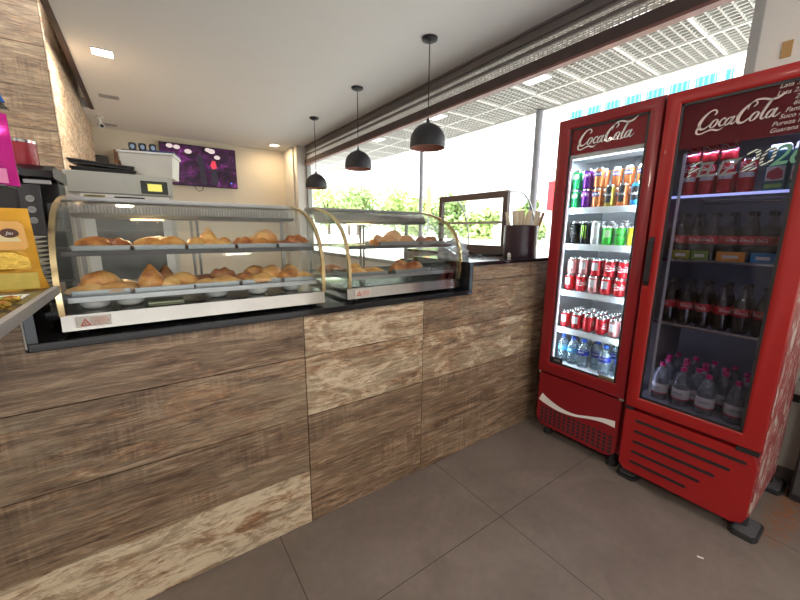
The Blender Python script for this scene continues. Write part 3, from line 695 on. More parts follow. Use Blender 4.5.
tray_with(-.055, .140, L0, L1, ZL, 'steel tray second from left on the lower shelf of the wide case',
    [('drop', .28, .28, 0, 0, 1.35, 'pointed, front left on the second lower tray'), ('bun', .60, .24, 0, 0, .95, 'front middle on the second lower tray'), ('roll', .82, .40, .006, .4, 1.1, 'right on the second lower tray'), ('drop', .55, .65, 0, 0, 1.2, 'pointed, at the back of the second lower tray')])
tray_with(.152, .318, L0, L1, ZL, 'steel tray in the middle of the lower shelf of the wide case',
    [('turnover', .25, .25, 0, 0, .95, 'front left on the middle lower tray'), ('turnover', .70, .25, 0, .1, 1.15, 'front right on the middle lower tray'), ('flatpie', .30, .65, .008, 0, 1.1, 'back left on the middle lower tray'), ('loaf', .74, .60, .012, 0, 1.1, 'back right on the middle lower tray')])
tray_with(.330, .505, L0, L1, ZL, 'steel tray fourth from left on the lower shelf of the wide case',
    [('loaf', .20, .40, 0, .5, .95, 'left on the fourth lower tray'), ('turnover', .52, .22, 0, 0, 1.2, 'front on the fourth lower tray'), ('crescent', .50, .60, .016, .1, 1.1, 'across the back of the fourth lower tray'), ('roll', .90, .45, .014, .9, 1.15, 'piled on the right of the fourth lower tray')])
tray_with(.515, .668, L0, L1, ZL, 'steel tray at the right end of the wide case, lower shelf',
    [('roll', .30, .32, 0, .4, 1.05, 'left on the last lower tray'), ('turnover', .72, .30, 0, -.2, 1.05, 'right on the last lower tray'), ('bun', .50, .65, .010, 0, 1.1, 'at the back of the last lower tray')])
tray_with(1.095, 1.375, 1.75, 1.93, ZU, 'steel tray of rolls on the upper shelf of the narrow case',
    [('roll', .10, .45, 0, 1.3, 1.1, 'wrapped at the left of the narrow case upper tray'), ('roll', .36, .32, .0, 0, 1.15, 'at the front left of the narrow case upper shelf'), ('bun', .55, .55, .012, 0, 1.35, 'on top of the narrow case upper tray'), ('roll', .80, .36, 0, .2, 1.1, 'right on the narrow case first upper tray')])
tray_with(1.395, 1.570, 1.75, 1.93, ZU, 'steel tray of sliced rolls at the right of the narrow case upper shelf',
    [('loaf', .26, .35, 0, .5, .9, 'left on the right-hand upper tray of the narrow case'), ('loaf', .58, .35, 0, .5, .9, 'middle on the right-hand upper tray of the narrow case'), ('loaf', .84, .40, 0, .5, .9, 'right on the right-hand upper tray of the narrow case')])
# trays resting low in the narrow case
tray_with(.862, 1.112, 1.700, 1.90, 1.2525, 'steel tray of pastries at the left of the narrow case, bottom level',
    [('turnover', .30, .25, 0, .2, 1.1, 'front left on the bottom tray of the narrow case'), ('turnover', .72, .25, 0, -.2, 1.1, 'front right on the bottom tray of the narrow case'), ('bun', .40, .62, .006, 0, 1.0, 'back left on the bottom tray of the narrow case'), ('flatpie', .76, .62, .006, 0, .9, 'back right on the bottom tray of the narrow case')])
tray_with(1.165, 1.430, 1.700, 1.90, 1.2525, 'steel tray of brown rolls at the right of the narrow case, bottom level',
    [('loaf', .22, .28, 0, 0, 1.1, 'front left on the right bottom tray'), ('loaf', .60, .24, 0, .1, 1.15, 'front middle on the right bottom tray'), ('crescent', .42, .60, .008, .1, 1.15, 'at the back of the right bottom tray'), ('loaf', .86, .5, .0, .4, 1.0, 'right on the right bottom tray')])
pastry('flatpie', .90, 2.02, 1.2525, 0, 1.3, 'alone on the glass at the back left of the narrow case')
# bowls standing on the case floor
def make_bowl():
    o = MB().lathe([(0, 0), (.026, 0), (.034, .004), (.044, .014), (.049, .034), (.047, .034), (.041, .015), (.025, .007), (0, .006)], n=28, caps=False).build('white_bowl', 'porcelain', None, True)
    tag(o, '', 'bowl', 'white bowls under the lower trays'); return o
bw = make_bowl()
for x, y, lb in ((-.18, 1.72, 'white bowl under the lower left tray, leftmost'), (-.075, 1.725, 'white bowl between the first and second lower trays'), (.23, 1.73, 'white bowl under the middle lower tray'), (.40, 1.72, 'white bowl under the fourth lower tray'), (.56, 1.735, 'white bowl under the right end lower tray')):
    dup(bw, (x, y, 1.2085), lb)
# paper sheets on the case floor
for k, (x, lb) in enumerate(((.03, 'pale napkin lying on the floor of the wide case'),)):
    p_ = MB(); p_.box(x-.05, x+.07, 1.68, 1.76, 1.209, 1.214, .002); tag(p_.build('paper_napkin', mat('greenish_paper', (.62, .68, .50), .8)), lb, 'napkin')

# third case seen from behind on the raised worktop
o = thing('square_case', 'empty display case with dark rectangular frame standing by the window', 'display case', (2.62, 2.43, 1.312))
xa, xb, ya, yb2, zb, zt = 2.45, 2.86, 1.96, 2.80, 1.312, 1.83
fm = mat('dark_frame', (.11, .085, .085), .35, .6)
f = MB(); f.box(xa, xa+.035, ya, ya+.045, zb, zt).box(xa, xa+.035, yb2-.04, yb2, zb, zt).box(xa, xa+.035, ya+.045, yb2-.04, zt-.05, zt).box(xa, xa+.035, ya+.045, yb2-.04, zb, zb+.07); f.build('rear_frame', fm, o)
MB().box(xa+.036, xb, ya, yb2, zb, zb+.035).build('base', 'dgrey', o); MB().box(xa+.01, 2.60, ya, yb2, zt, zt+.008).build('top_plate', 'steel_d', o)
MB().box(xa+.04, xb-.08, ya+.02, yb2-.02, 1.575, 1.583).build('glass_shelf', 'g_shelf', o); MB().box(xa+.035, xa+.05, ya+.03, yb2-.03, 1.568, 1.59).build('shelf_rail', 'steel_d', o)
cur = [(2.60+.30*sin(a)*.93, zb+.035+.48*cos(a)) for a in [i*pi/2/10 for i in range(11)]]
def strip_xz(mb, prof, y0_, y1_, th):
    mb.strip(prof, 1, y0_, y1_, th); return mb
strip_xz(MB(), cur, ya+.01, yb2-.01, .004).build('curved_glass', 'g_case', o, True)
for yy in (ya, yb2-.012): strip_xz(MB(), [(x, z+.002) for x, z in cur], yy, yy+.012, .010).build('edge_strip', 'steel_d', o, True)
MB().box(2.50, 2.56, 2.42, 2.50, zt-.075, zt-.069).build('lamp', MATS['case_lamp'], o)
# crumpled plastic bag
bm_ = MB(); bmesh.ops.create_icosphere(bm_.b, subdivisions=4, radius=1)
for v in bm_.b.verts:
    c_ = v.co.copy(); n_ = noise3(c_, 3.1)*.20+noise3(c_, 7)*.10+noise3(c_, 13)*.05
    v.co = Vector((c_.x*.115*(1+n_)+1.80, c_.y*.09*(1+n_)+1.90, max(-.42, c_.z)*.085*(1+n_)+1.312+.037))
for v in bm_.b.verts: v.co.z = max(v.co.z, 1.313)
tag(bm_.build('plastic_bag', 'bag', None, False), 'crumpled clear plastic bag on the raised worktop beside the narrow case', 'bag')
# cable/knob bits by the square case
o = thing('black_cable', 'thin black cable lying on the raised worktop before the square case', 'cable', (2.3, 1.9, 1.312))
MB().tube([(1.95, 1.99, 1.317), (2.08, 1.93, 1.317), (2.2, 1.98, 1.317), (2.33, 1.92, 1.317), (2.43, 1.90, 1.317)], .005, 6).build('cord', 'black', o, True)
MB().lathe([(0, 0), (.018, 0), (.020, .018), (.012, .030), (0, .031)], (2.27, 1.76, 1.312), 16, False).build('plug', 'white', o, True)
# pot with wrapped sticks
o = thing('cylinder_pot', 'dark plum cylindrical pot on the raised worktop holding wrapped sticks', 'pot', (2.385, 1.76, 1.312))
MB().lathe([(0, 0), (.124, 0), (.126, .01), (.126, .235), (.120, .238), (.118, .01), (0, .01)], (2.385, 1.76, 1.312), 40, False).build('body', 'plum', o, True)
wr_ = MB().box(-.013, .013, -.003, .003, 0, .335, .001).build('wrapped_stick', 'paper'); tag(wr_, '', 'stick', 'paper wrapped sticks in the plum pot')
for k in range(24):
    a = 2.4*k; r_ = .020+.060*((k*7) % 6)/6; x, y = 2.385+r_*cos(a), 1.76+r_*sin(a)
    s_ = dup(wr_, (x, y, 1.326), 'paper wrapped stick standing in the plum pot on the counter'); s_.rotation_euler = (-.20*sin(a)*r_/.08, .24*cos(a)*r_/.08+(.10 if k % 3 else -.2), a+.3)

# ------------------------------------------------------------------ left end: glass shelf, sweets, machine
o = thing('glass_shelf_unit', 'glass counter shelf with grey metal edge at the left, under the sweet bags', 'shelf', (-.6, 1.3, 1.28))
MB().box(-1.4, -.268, .70, 1.70, 1.300, 1.306).build('glass_top', glass('smoky_glass', (.55, .50, .42), .20, .05, .25, (.30, .24, .16)), o)
MB().box(-.270, -.254, .70, 1.72, 1.286, 1.312, .002).build('metal_edge', 'grey', o)
MB().box(-1.3, -1.2, 1.0, 1.57, .9, 1.298).build('bracket', 'grey', o)
cm = thing('price_card', 'white and green price card lying on the glass shelf', 'card', (-.34, 1.42, 1.306))
MB().box(-.43, -.30, 1.40, 1.48, 1.3065, 1.308).build('card', 'ink', cm); MB().box(-.42, -.31, 1.415, 1.455, 1.308, 1.3085).build('green_panel', mat('card_green', (.12, .35, .14), .5), cm)
gold = mat('gold_foil', (.80, .50, .10), .25, .9, var=.35, vscale=40, bump=.4)
for k, (x, y) in enumerate(((-.305, 1.33), (-.335, 1.27), (-.30, 1.24), (-.36, 1.33), (-.31, 1.18))):
    g = MB(); bmesh.ops.create_icosphere(g.b, subdivisions=2, radius=1)
    for v in g.b.verts: v.co = Vector((v.co.x*.02, v.co.y*.013, v.co.z*.009))*(1+.25*noise3(v.co, 5))
    ob = g.build('foil_sweet', gold, None, True, None); ob.location = (x, y, 1.3165); ob.rotation_euler = (0, 0, k*1.1)
    tag(ob, 'gold foil wrapped sweet lying loose on the glass shelf', 'sweet', 'loose gold sweets on the glass shelf')
rk = thing('bag_rack', 'slim rack behind the sweet bags at the left edge of the photo', 'rack', (-.6, 1.66, 1.306))
MB().box(-.80, -.325, 1.575, 1.70, 1.622, 1.626).build('shelf', 'g_shelf', rk); MB().box(-.80, -.31, 1.575, 1.70, 1.862, 1.866).build('shelf', 'g_shelf', rk)
for x in (-.44, -.78): MB().box(x-.008, x+.008, 1.69, 1.706, 1.306, 2.1).build('post', 'black', rk)
def sweet_bag(x0, x1, z0, z1, y, label, body, panel, band, foil, logo, lean=.020):
    o = thing('sweet_bag', label, 'bag', ((x0+x1)/2, y, z0), 'bags of sweets at the left end')
    g = MB(); h = z1-z0; n = 12; rows = []
    for i in range(n+1):
        t_ = i/n; sh = lean*min(1, t_*5)*.55+lean*.45*t_; wx = 1-sh/(x1-x0); th = .040*(1-t_)**.7+.003; cx = (x0+x1-sh)/2
        row_ = []
        for j in range(11):
            s = j/10*2-1; bl = max(0, 1-s**4)
            row_.append((cx+s*(x1-x0)/2*wx, -th*bl*(.8+.2*sin(9*t_+4*s)), z0+t_*h))
        rows.append(row_)
    F_ = [[g.b.verts.new((p[0], y+p[1], p[2])) for p in r] for r in rows]; B_ = [[g.b.verts.new((p[0], y-p[1]*.6+.004, p[2])) for p in r] for r in rows]
    for i in range(n):
        for j in range(10):
            g.b.faces.new((F_[i][j], F_[i][j+1], F_[i+1][j+1], F_[i+1][j])); g.b.faces.new((B_[i][j+1], B_[i][j], B_[i+1][j], B_[i+1][j+1]))
        for j in (0, 10): g.b.faces.new((F_[i][j], F_[i+1][j], B_[i+1][j], B_[i][j]))
    for i in (0, n):
        for j in range(10): g.b.faces.new((F_[i][j], B_[i][j], B_[i][j+1], F_[i][j+1]))
    g.build('pouch', body, o, True)
    yf = y-.043; X1 = x1
    pl = MB(); pl.prism([(x0, z0+.50*h), (X1-.036, z0+.50*h), (X1-.026, z0+.54*h), (X1-.030, z0+.80*h), (X1-.040, z0+.84*h), (x0, z0+.84*h)], 1, yf+.006, yf+.009); P_ = pl.build('front_panel', panel, o)
    fw = MB(); fw.prism([(x0, z0+.27*h), (X1-.026, z0+.27*h), (X1-.030, z0+.40*h), (X1-.06, z0+.47*h), (x0, z0+.49*h)], 1, yf+.001, yf+.005); fw.build('window', foil, o)
    bd_ = MB(); bd_.box(x0, X1-.016, yf, yf+.003, z0+.02*h, z0+.22*h); bd_.build('bottom_band', band, o)
    if logo:
        d_ = MB(); d_.prism([(X1-.062+.020*cos(2*pi*k/20), z0+.70*h+.014*sin(2*pi*k/20)) for k in range(20)], 1, yf+.003, yf+.0055); D_ = d_.build('badge', mat('badge_brown', (.10, .035, .02), .5), P_)
        m_ = text_mb(logo, .013, .0006, .3); place_flat(m_, (X1-.062, yf+.0025, z0+.70*h), (1, 0, 0), (0, 0, 1)); m_.build('lettering', 'ink', D_)
        q = MB(); q.prism([(X1-.070+.030*cos(pi*k/10), z0+.60*h-.0+.022*sin(pi*k/10)) for k in range(11)], 1, yf+.004, yf+.0058); q.build('panel_half_disc', mat('panel_cream', (.85, .72, .40), .5), P_)  # half-round cream shape on the front panel
    return o
sweet_bag(-.52, -.278, 1.3065, 1.560, 1.622, 'golden yellow stand-up bag of sweets on the glass shelf', mat('yellow_pouch', (.78, .40, .03), .22, .3, var=.15, vscale=9, bump=.3), mat('orange_panel', (.88, .48, .13), .4), mat('yellow_band', (.70, .55, .12), .35, var=.25, vscale=30), gold, 'Jau')
sweet_bag(-.50, -.303, 1.6265, 1.835, 1.622, 'shiny magenta bag of sweets above the yellow bag', mat('magenta_pouch', (.65, .02, .30), .2, .45, var=.3, vscale=9, bump=.5), mat('pink_panel', (.85, .10, .45), .3), mat('pink_band', (.85, .25, .50), .3, var=.25, vscale=30), mat('magenta_foil', (.8, .1, .45), .2, .8, var=.5, vscale=30, bump=.5), '', .003)
sweet_bag(-.53, -.303, 1.8665, 1.965, 1.622, 'blue bag of sweets highest on the rack at the picture edge', mat('blue_pouch', (.03, .15, .55), .25, .3, var=.3, vscale=12), mat('blue_panel', (.1, .45, .8), .4), mat('blue_band', (.05, .1, .4), .3), mat('blue_foil', (.2, .5, .9), .2, .8), '', .012)

# plates
pt = MB().lathe([(0, 0), (.035, 0), (.040, .003), (.075, .014), (.076, .016), (.040, .006), (0, .004)], n=32, caps=False).build('white_plate', 'porcelain', None, True); tag(pt, '', 'plate', 'stack of white plates behind the yellow bag')
for k in range(15):
    nm = 'topmost white plate of the stack behind the yellow bag' if k == 14 else ('lowest white plate of the stack behind the yellow bag' if k == 0 else 'white plate within the stack behind the yellow bag')
    dup(pt, (-.415+.003*sin(k*2.2), 2.08+.003*cos(k*1.7), 1.191+k*.0185), nm)
# (two glass dishes in front of the stack)
gd = MB().lathe([(0, 0), (.05, 0), (.075, .02), (.073, .021), (.048, .004), (0, .004)], (-.40, 1.88, 1.191), 28, False).build('glass_dish', 'g_shelf', None, True); tag(gd, 'shallow glass dish on the dark worktop in front of the plates', 'dish')

o = thing('coffee_machine', 'black coffee machine with three round dials left of the wide case', 'coffee machine', (-.42, 2.5, 1.19))
MB().box(-.56, -.47+.0, 2.42, 2.75, 1.191, 1.73, .01).box(-.47, -.340, 2.56, 2.75, 1.191, 1.73, .01).box(-.47, -.330, 2.42, 2.56, 1.191, 1.235, .006).build('housing', 'black', o)
MB().prism([(2.37, 1.735), (2.37, 1.765), (2.42, 1.79), (2.75, 1.79), (2.75, 1.731), (2.40, 1.731)], 0, -.57, -.328).build('top_lid', mat('gloss_black', (.015, .014, .016), .15, var=.1), o)
m_ = text_mb('PRESS', .016, .0006); place_flat(m_, (-.46, 2.369, 1.75), (1, 0, 0), (0, 0, 1)); m_.build('lettering', 'grey', o)
MB().box(-.44, -.345, 2.405, 2.42, 1.705, 1.724, .002).build('display_strip', 'steel_d', o)
MB().box(-.465, -.388, 2.405, 2.42, 1.24, 1.70, .004).build('control_panel', mat('panel_dark', (.035, .035, .04), .3), o)
for z in (1.635, 1.585, 1.535):
    d_ = MB(); d_.prism([(-.425+.015*cos(2*pi*k/20), z+.015*sin(2*pi*k/20)) for k in range(20)], 1, 2.395, 2.405); D = d_.build('dial', 'steel_d', o)
    d_ = MB(); d_.prism([(-.425+.011*cos(2*pi*k/16), z+.010*sin(2*pi*k/16)) for k in range(16)], 1, 2.393, 2.395); d_.build('dial_cap', mat('dial_grey', (.25, .27, .26), .4), D)
MB().box(-.383, -.342, 2.44, 2.56, 1.50, 1.62, .01).build('brew_head', 'dgrey', o)
MB().tube([(-.36, 2.43, 1.60), (-.33, 2.425, 1.585), (-.325, 2.43, 1.60)], .012, 8).build('spout', 'steel_d', o, True)
o = thing('red_canister', 'red tin canister with a silver lid standing on the coffee machine', 'canister', (-.45, 2.52, 1.791))
MB().lathe([(0, 0), (.058, 0), (.060, .004), (.060, .104), (0, .104)], (-.45, 2.52, 1.791), 32, False).build('body', mat('canister_red', (.36, .02, .035), .35, var=.15), o, True)
MB().lathe([(0, .104), (.062, .104), (.063, .116), (.055, .120), (0, .120)], (-.45, 2.52, 1.791), 32, False).build('lid', 'steel', o, True)

# oven with things on top
o = thing('oven', 'large white and steel countertop oven with a lit display behind the wide case', 'oven', (-.1, 3.5, 1.0))
OY = 3.2
MB().box(-.40, .20, OY+.02, 3.85, 1.0, 1.875, .008).build('body', mat('oven_cream', (.62, .60, .54), .4, var=.04), o)
MB().box(-.385, .185, OY, OY+.02, 1.735, 1.868, .004).build('control_fascia', mat('fascia_grey', (.45, .46, .42), .35, .4, var=.06), o)
d_ = MB().box(.005, .165, OY-.004, OY, 1.745, 1.835, .002).build('display', mat('display_dark', (.03, .035, .03), .2), o)
MB().box(.045, .13, OY-.0055, OY-.004, 1.765, 1.815).build('display_glow', mat('display_yellow', (.2, .2, .05), .4, emit=(.85, .75, .15), estr=.8), d_)
dr = MB(); dr.box(-.33, .165, OY, OY+.02, 1.05, 1.729, .004); D = dr.build('door', 'white', o)
MB().box(-.27, .11, OY-.003, OY, 1.12, 1.60, .002).build('door_window', mat('oven_window', (.16, .17, .17), .15), D)
MB().box(-.15, .02, OY-.035, OY-.010, 1.700, 1.716, .005).box(-.14, -.12, OY-.015, OY, 1.702, 1.714).box(-.01, .01, OY-.015, OY, 1.702, 1.714).build('handle', 'black', D)
MB().box(-.31, -.20, OY-.002, OY, 1.700, 1.722).build('maker_plate', mat('olive_plate', (.30, .26, .08), .4), D)
m_ = text_mb('PRATICA', .018, .0006); place_flat(m_, (-.255, OY-.0025, 1.711), (1, 0, 0), (0, 0, 1)); m_.build('lettering', 'black', D)
o = thing('oven_stand', 'steel stand carrying the oven behind the wide case', 'stand', (-.1, 3.5, 0))
MB().box(-.42, .22, OY, 3.87, .96, 1.0).build('top', 'steel_d', o)
for x in (-.40, .17):
    for y in (OY+.02, 3.82): MB().box(x, x+.03, y, y+.03, 0, .96).build('leg', 'steel_d', o)
for k, (z, r_, lb, tl) in enumerate(((1.8765, .02, 'lower black baking pan lying on the oven', 0), (1.905, -.03, 'upper black baking pan tilted on the one below', .10))):
    o = thing('baking_pan', lb, 'pan', (-.22, 3.42, z), 'black pans on the oven')
    MB().prism([(-.36, 3.24), (-.02, 3.24), (-.05, 3.62), (-.33, 3.62)], 2, z, z+.012).build('pan_base', 'black', o)
    rmm = MB()
    rmm.tube([(-.362, 3.236, z+.018), (-.018, 3.236, z+.018), (-.048, 3.624, z+.018), (-.332, 3.624, z+.018)], .008, 8, True); rmm.build('rim', 'black', o)
    o.rotation_euler = (0, tl*.7, r_)
    if tl: o.location.z += .012
# bin and cups
bo = thing('plastic_bin', 'white translucent plastic bin standing on the oven', 'bin', (.06, 3.42, 1.876))
bi = MB(); bo_poly = [(-.165, -.13), (.165, -.13), (.165, .13), (-.165, .13)]
V0 = [bi.b.verts.new((x*.90, y*.90, 0)) for x, y in bo_poly]; V1 = [bi.b.verts.new((x, y, .170)) for x, y in bo_poly]
V2 = [bi.b.verts.new((x*.97, y*.96, .170)) for x, y in bo_poly]; V3 = [bi.b.verts.new((x*.88, y*.87, .006)) for x, y in bo_poly]
for A, B in ((V0, V1), (V1, V2), (V2, V3)):
    for k in range(4): bi.b.faces.new((A[k], A[(k+1) % 4], B[(k+1) % 4], B[k]))
bi.b.faces.new(V0[::-1]); bi.b.faces.new(V3)
bob = bi.build('tub', mat('bin_plastic', (.66, .65, .60), .45, var=.05)); bob.parent = bo
rm = MB(); rm.box(-.175, .175, -.14, -.128, .158, .172, .003).box(-.175, .175, .128, .14, .158, .172, .003).box(.163, .175, -.14, .14, .158, .172, .003).box(-.175, -.163, -.14, .14, .158, .172, .003)
rmo = rm.build('rim', 'white'); rmo.parent = bo
bo.rotation_euler = (0, 0, radians(-14)); bo.location = (.09, 3.42, 1.876)
bl = thing('blue_tray', 'dark blue lid lying across the top of the white bin', 'lid', (.10, 3.42, 2.049))
q = MB().box(-.03, .165, -.12, .12, 0, .014, .004).build('lid_panel', mat('dark_blue', (.02, .05, .16), .35)); q.parent = bl
q = MB().box(-.16, -.03, -.12, .12, 0, .010, .003).build('lid_flap', 'black'); q.parent = bl; bl.rotation_euler = (0, 0, radians(-14))
cp0 = thing('black_cup', '', 'cup', (0, 0, 0), 'black cups on the white bin')
q = MB().lathe([(0, 0), (.022, 0), (.026, .045), (.020, .055), (0, .056)], n=18, caps=False).build('cup_body', 'black', None, True); q.parent = cp0
q = MB(); q.prism([(.013*cos(2*pi*k/14), .026+.015*sin(2*pi*k/14)) for k in range(14)], 1, -.0285, -.024); q = q.build('pale_badge', mat('pale_blue', (.30, .42, .60), .4)); q.parent = cp0
for k, (x, lb) in enumerate(((-.015, 'leftmost small black cup with pale badge on the bin'), (.045, 'middle small black cup with pale badge on the bin'), (.108, 'rightmost small black cup with pale badge on the bin'))):
    dup(cp0, (x, 3.36-.01*k+.02, 2.0600), lb)
# stainless table behind the cases
o = thing('steel_table', 'stainless steel work table behind the pastry cases', 'table', (1.2, 3.6, 0))
MB().box(.35, 2.1, 3.2, 3.9, .96, 1.0, .004).build('table_top', 'steel', o)
for x in (.38, 2.04):
    for y in (3.23, 3.84): MB().box(x, x+.03, y, y+.03, 0, .96).build('leg', 'steel_d', o)
MB().box(.38, 2.07, 3.25, 3.86, .30, .32).build('undershelf', 'steel_d', o)

# ------------------------------------------------------------------ drinks
CAN_R = .031
def can_prof(h, r): return [(0, .004), (r*.70, 0), (r*.78, .002), (r*.97, .009), (r, .014), (r, h-.014), (r*.88, h-.004), (r*.86, h), (r*.82, h-.001), (r*.80, h-.005), (0, h-.005)]
can_cache = {}
def make_can(kind, h, r, body, deco):
    o = thing('drink_can', '', 'can', (0, 0, 0))
    ends = MB().lathe([(r*.97, h-.0145), (r*.88, h-.004), (r*.86, h), (r*.82, h-.001), (r*.80, h-.005), (0, h-.005)], n=20, caps=False).build('lid', 'chrome', o, True)
    MB().lathe([(0, .004), (r*.70, 0), (r*.78, .002), (r*.97, .009), (r, .014), (r, h-.0145), (r*.965, h-.011)], n=20, caps=False).build('can_body', body, o, True)
    deco(o, h, r); return o
def d_logo(face):
    def f(o, h, r):
        if face == 'front':
            wrap(scaled(script_logo(), r*2.6, r*2.4), r, h*.60, pi).b
            m_ = wrap(scaled(script_logo(), -r*2.5, r*2.5), r, h*.56, pi); m_.build('script', 'ink', o)
            s_ = MB(); ribbon(s_, [(r*1.3, -.004, .001), (r*.5, .002, .004), (-.3*r, -.003, .006), (-1.3*r, .004, .001)]); wrap(s_, r+.0003, h*.40, pi); s_.build('wave', 'ink', o)
        else:
            s_ = MB()
            for k in range(6):
                a0 = -.62+k*.207; s_.b.faces.new([s_.b.verts.new((x*r, z, 0)) for x, z in ((a0, -h*.22), (a0+.207, -h*.22), (a0+.207, h*.22), (a0, h*.22))])
            wrap(s_, r, h*.56, pi); s_.build('info_panel', mat('panel_silver', (.60, .60, .62), .35, .4, var=.3, vscale=90), o)
    return f
def d_band(col, z0, z1, wid, txt=None, tcol='ink'):
    def f(o, h, r):
        s_ = MB(); n = 8
        for k in range(n):
            a0 = -wid+k*2*wid/n; a1 = a0+2*wid/n; s_.b.faces.new([s_.b.verts.new((x*r, z, 0)) for x, z in ((a0, z0*h), (a1, z0*h), (a1, z1*h), (a0, z1*h))])
        wrap(s_, r, 0, pi); s_.build('band', col, o)
        if txt:
            m_ = text_mb(txt, r*.85, .0005, .2, True); bmesh.ops.scale(m_.b, verts=m_.b.verts[:], vec=(-1, 1, 1)); wrap(m_, r+.0006, h*(z0+z1)/2, pi); m_.build('lettering', tcol, o)
    return f
K = {}
def cans(kind):
    if kind in K: return K[kind]
    c_ = dict(
        cola_a=lambda: make_can(kind, .112, .0325, M['canred'], d_logo('front')), cola_b=lambda: make_can(kind, .112, .0325, M['canred'], d_logo('back')),
        cola_s=lambda: make_can(kind, .112, .0325, mat('rose_silver', (.52, .22, .22), .3, .5), d_logo('back')),
        green=lambda: make_can(kind, .122, .029, mat('can_green', (.03, .45, .13), .25, .5), d_band(mat('lt_green', (.35, .75, .3), .4), .55, .8, .8, 'Fresh')),
        purple=lambda: make_can(kind, .122, .029, mat('can_purple', (.13, .02, .26), .25, .5), d_band(mat('purp2', (.25, .04, .45), .4), .58, .82, .9, 'Fanta')),
        orange=lambda: make_can(kind, .122, .029, mat('can_orange', (.72, .24, .08), .25, .5), d_band(mat('dkblue', (.03, .05, .25), .4), .58, .80, .8, 'Fanta')),
        olive=lambda: make_can(kind, .135, .029, mat('can_olive', (.42, .33, .05), .3, .5), d_band('black', .2, .92, .62, 'Juice')),
        amber=lambda: make_can(kind, .135, .029, mat('can_amber', (.75, .20, .06), .3, .5), d_band('black', .2, .92, .62, 'Juice')),
        azure=lambda: make_can(kind, .140, .030, mat('can_azure', (.04, .38, .75), .3, .4), d_band('black', .25, .80, .6, 'Juice')),
        energy=lambda: make_can(kind, .150, .030, mat('can_black', (.012, .012, .014), .25, .5), d_band('blackm', .3, .8, .5)),
        energyg=lambda: make_can(kind, .150, .030, mat('can_black', (.012, .012, .014), .25, .5), d_claw),
        silver=lambda: make_can(kind, .150, .031, mat('can_silver', (.62, .64, .66), .3, .6), d_band('cream', .25, .85, .4)),
        lime=lambda: make_can(kind, .118, .031, mat('can_lime', (.06, .52, .06), .3, .4), d_band(mat('lime_panel', (.45, .62, .35), .4), .42, .80, .55)),
        sprite=lambda: make_can(kind, .118, .031, mat('can_lime', (.06, .52, .06), .3, .4), d_band(mat('lime2', (.08, .60, .08), .4), .3, .8, .9, 'Sprite', 'black')),
        yellow=lambda: make_can(kind, .118, .031, mat('can_yellow', (.80, .70, .03), .3, .3), d_band(mat('yel2', (.7, .6, .05), .4), .3, .6, .8)),
        tallred=lambda: make_can(kind, .155, .0315, M['canred'], d_tall))
    K[kind] = c_[kind](); return K[kind]
def d_claw(o, h, r):
    s_ = MB()
    for dx in (-.45, 0, .45): ribbon(s_, [(dx*r, .045, .001), (dx*r*1.05, .03, .007), (dx*r*.9, 0, .005), (dx*r*1.1, -.03, .004), (dx*r, -.045, .001)])
    wrap(s_, r, h*.55, pi); s_.build('claw_mark', mat('claw_green', (.30, .62, .05), .4), o)
def d_tall(o, h, r):
    s_ = MB(); n = 8
    for k in range(n):
        a0 = -1.1+k*2.2/n; a1 = a0+2.2/n; s_.b.faces.new([s_.b.verts.new((x*r, z, 0)) for x, z in ((a0, .45*h), (a1, .45*h), (a1, .60*h), (a0, .60*h))])
    wrap(s_, r, 0, pi); s_.build('silver_band', mat('panel_silver', (.60, .60, .62), .35, .4, var=.3, vscale=90), o)
    m_ = wrap(scaled(script_logo(), -r*2.2, r*2.2), r, h*.80, pi); m_.build('script', 'ink', o)
M['canred'] = mat('can_red', (.55, .015, .025), .28, .35, var=.05)
def put_can(kind, x, y, z, label, rz=0, group=None): return dup(cans(kind), (x, y, z), label, rz, group)

def make_bottle(name, cap, label_m, body, prof, lz0, lz1, lr, red=None, liquid=None, text=None):
    o = thing(name, '', 'bottle', (0, 0, 0))
    h = prof[-1][1]
    MB().lathe(prof, n=22, caps=False).build('bottle_body', body, o, True)
    MB().lathe([(0, h+.018), (.0135, h+.018), (.0145, h+.014), (.0145, h-.002), (0, h-.002)], n=16, caps=False).build('cap', cap, o, True)
    lb = MB().lathe([(lr, lz0), (lr+.0006, lz0+.001), (lr+.0006, lz1-.001), (lr, lz1)], n=24, caps=False).build('bottle_label', label_m, o, True)
    if red is not None: MB().lathe([(lr+.0010, lz0), (lr+.0012, lz0+.001), (lr+.0012, lz0+.006), (lr+.0010, lz0+.007)], n=24, caps=False).build('stripe', red, lb, True)
    if text == 'script': m_ = wrap(scaled(script_logo(), -lr*1.7, lr*1.7), lr+.0008, (lz0+lz1)/2, pi); m_.build('script', 'ink', lb)
    elif text: m_ = text_mb(text[0], text[2], .0004, 0, True); bmesh.ops.scale(m_.b, verts=m_.b.verts[:], vec=(-1, 1, 1)); wrap(m_, lr+.0010, (lz0+lz1)/2+.004, pi); m_.build('lettering', text[1], lb)
    if liquid: MB().lathe(liquid[1], n=20, caps=False).build('drink', liquid[0], o, True)
    return o
W = [(r_*1.13, z) for r_, z in [(0, .002), (.024, 0), (.030, .004), (.031, .012), (.0295, .03), (.031, .05), (.0295, .07), (.031, .09), (.031, .115), (.030, .135), (.024, .155), (.014, .170), (.0125, .182)]]
b_blue = make_bottle('water_bottle', 'blue', 'sky_l', 'g_water', W, .088, .122, .0354, text=('agua', M['ink'], .014)); b_blue['group'] = 'water bottles in the left fridge'
b_navy = make_bottle('water_bottle', 'blue', 'navy', 'g_water', W, .090, .125, .0354, text=('Crystal', M['ink'], .014)); b_navy['group'] = 'water bottles in the left fridge'
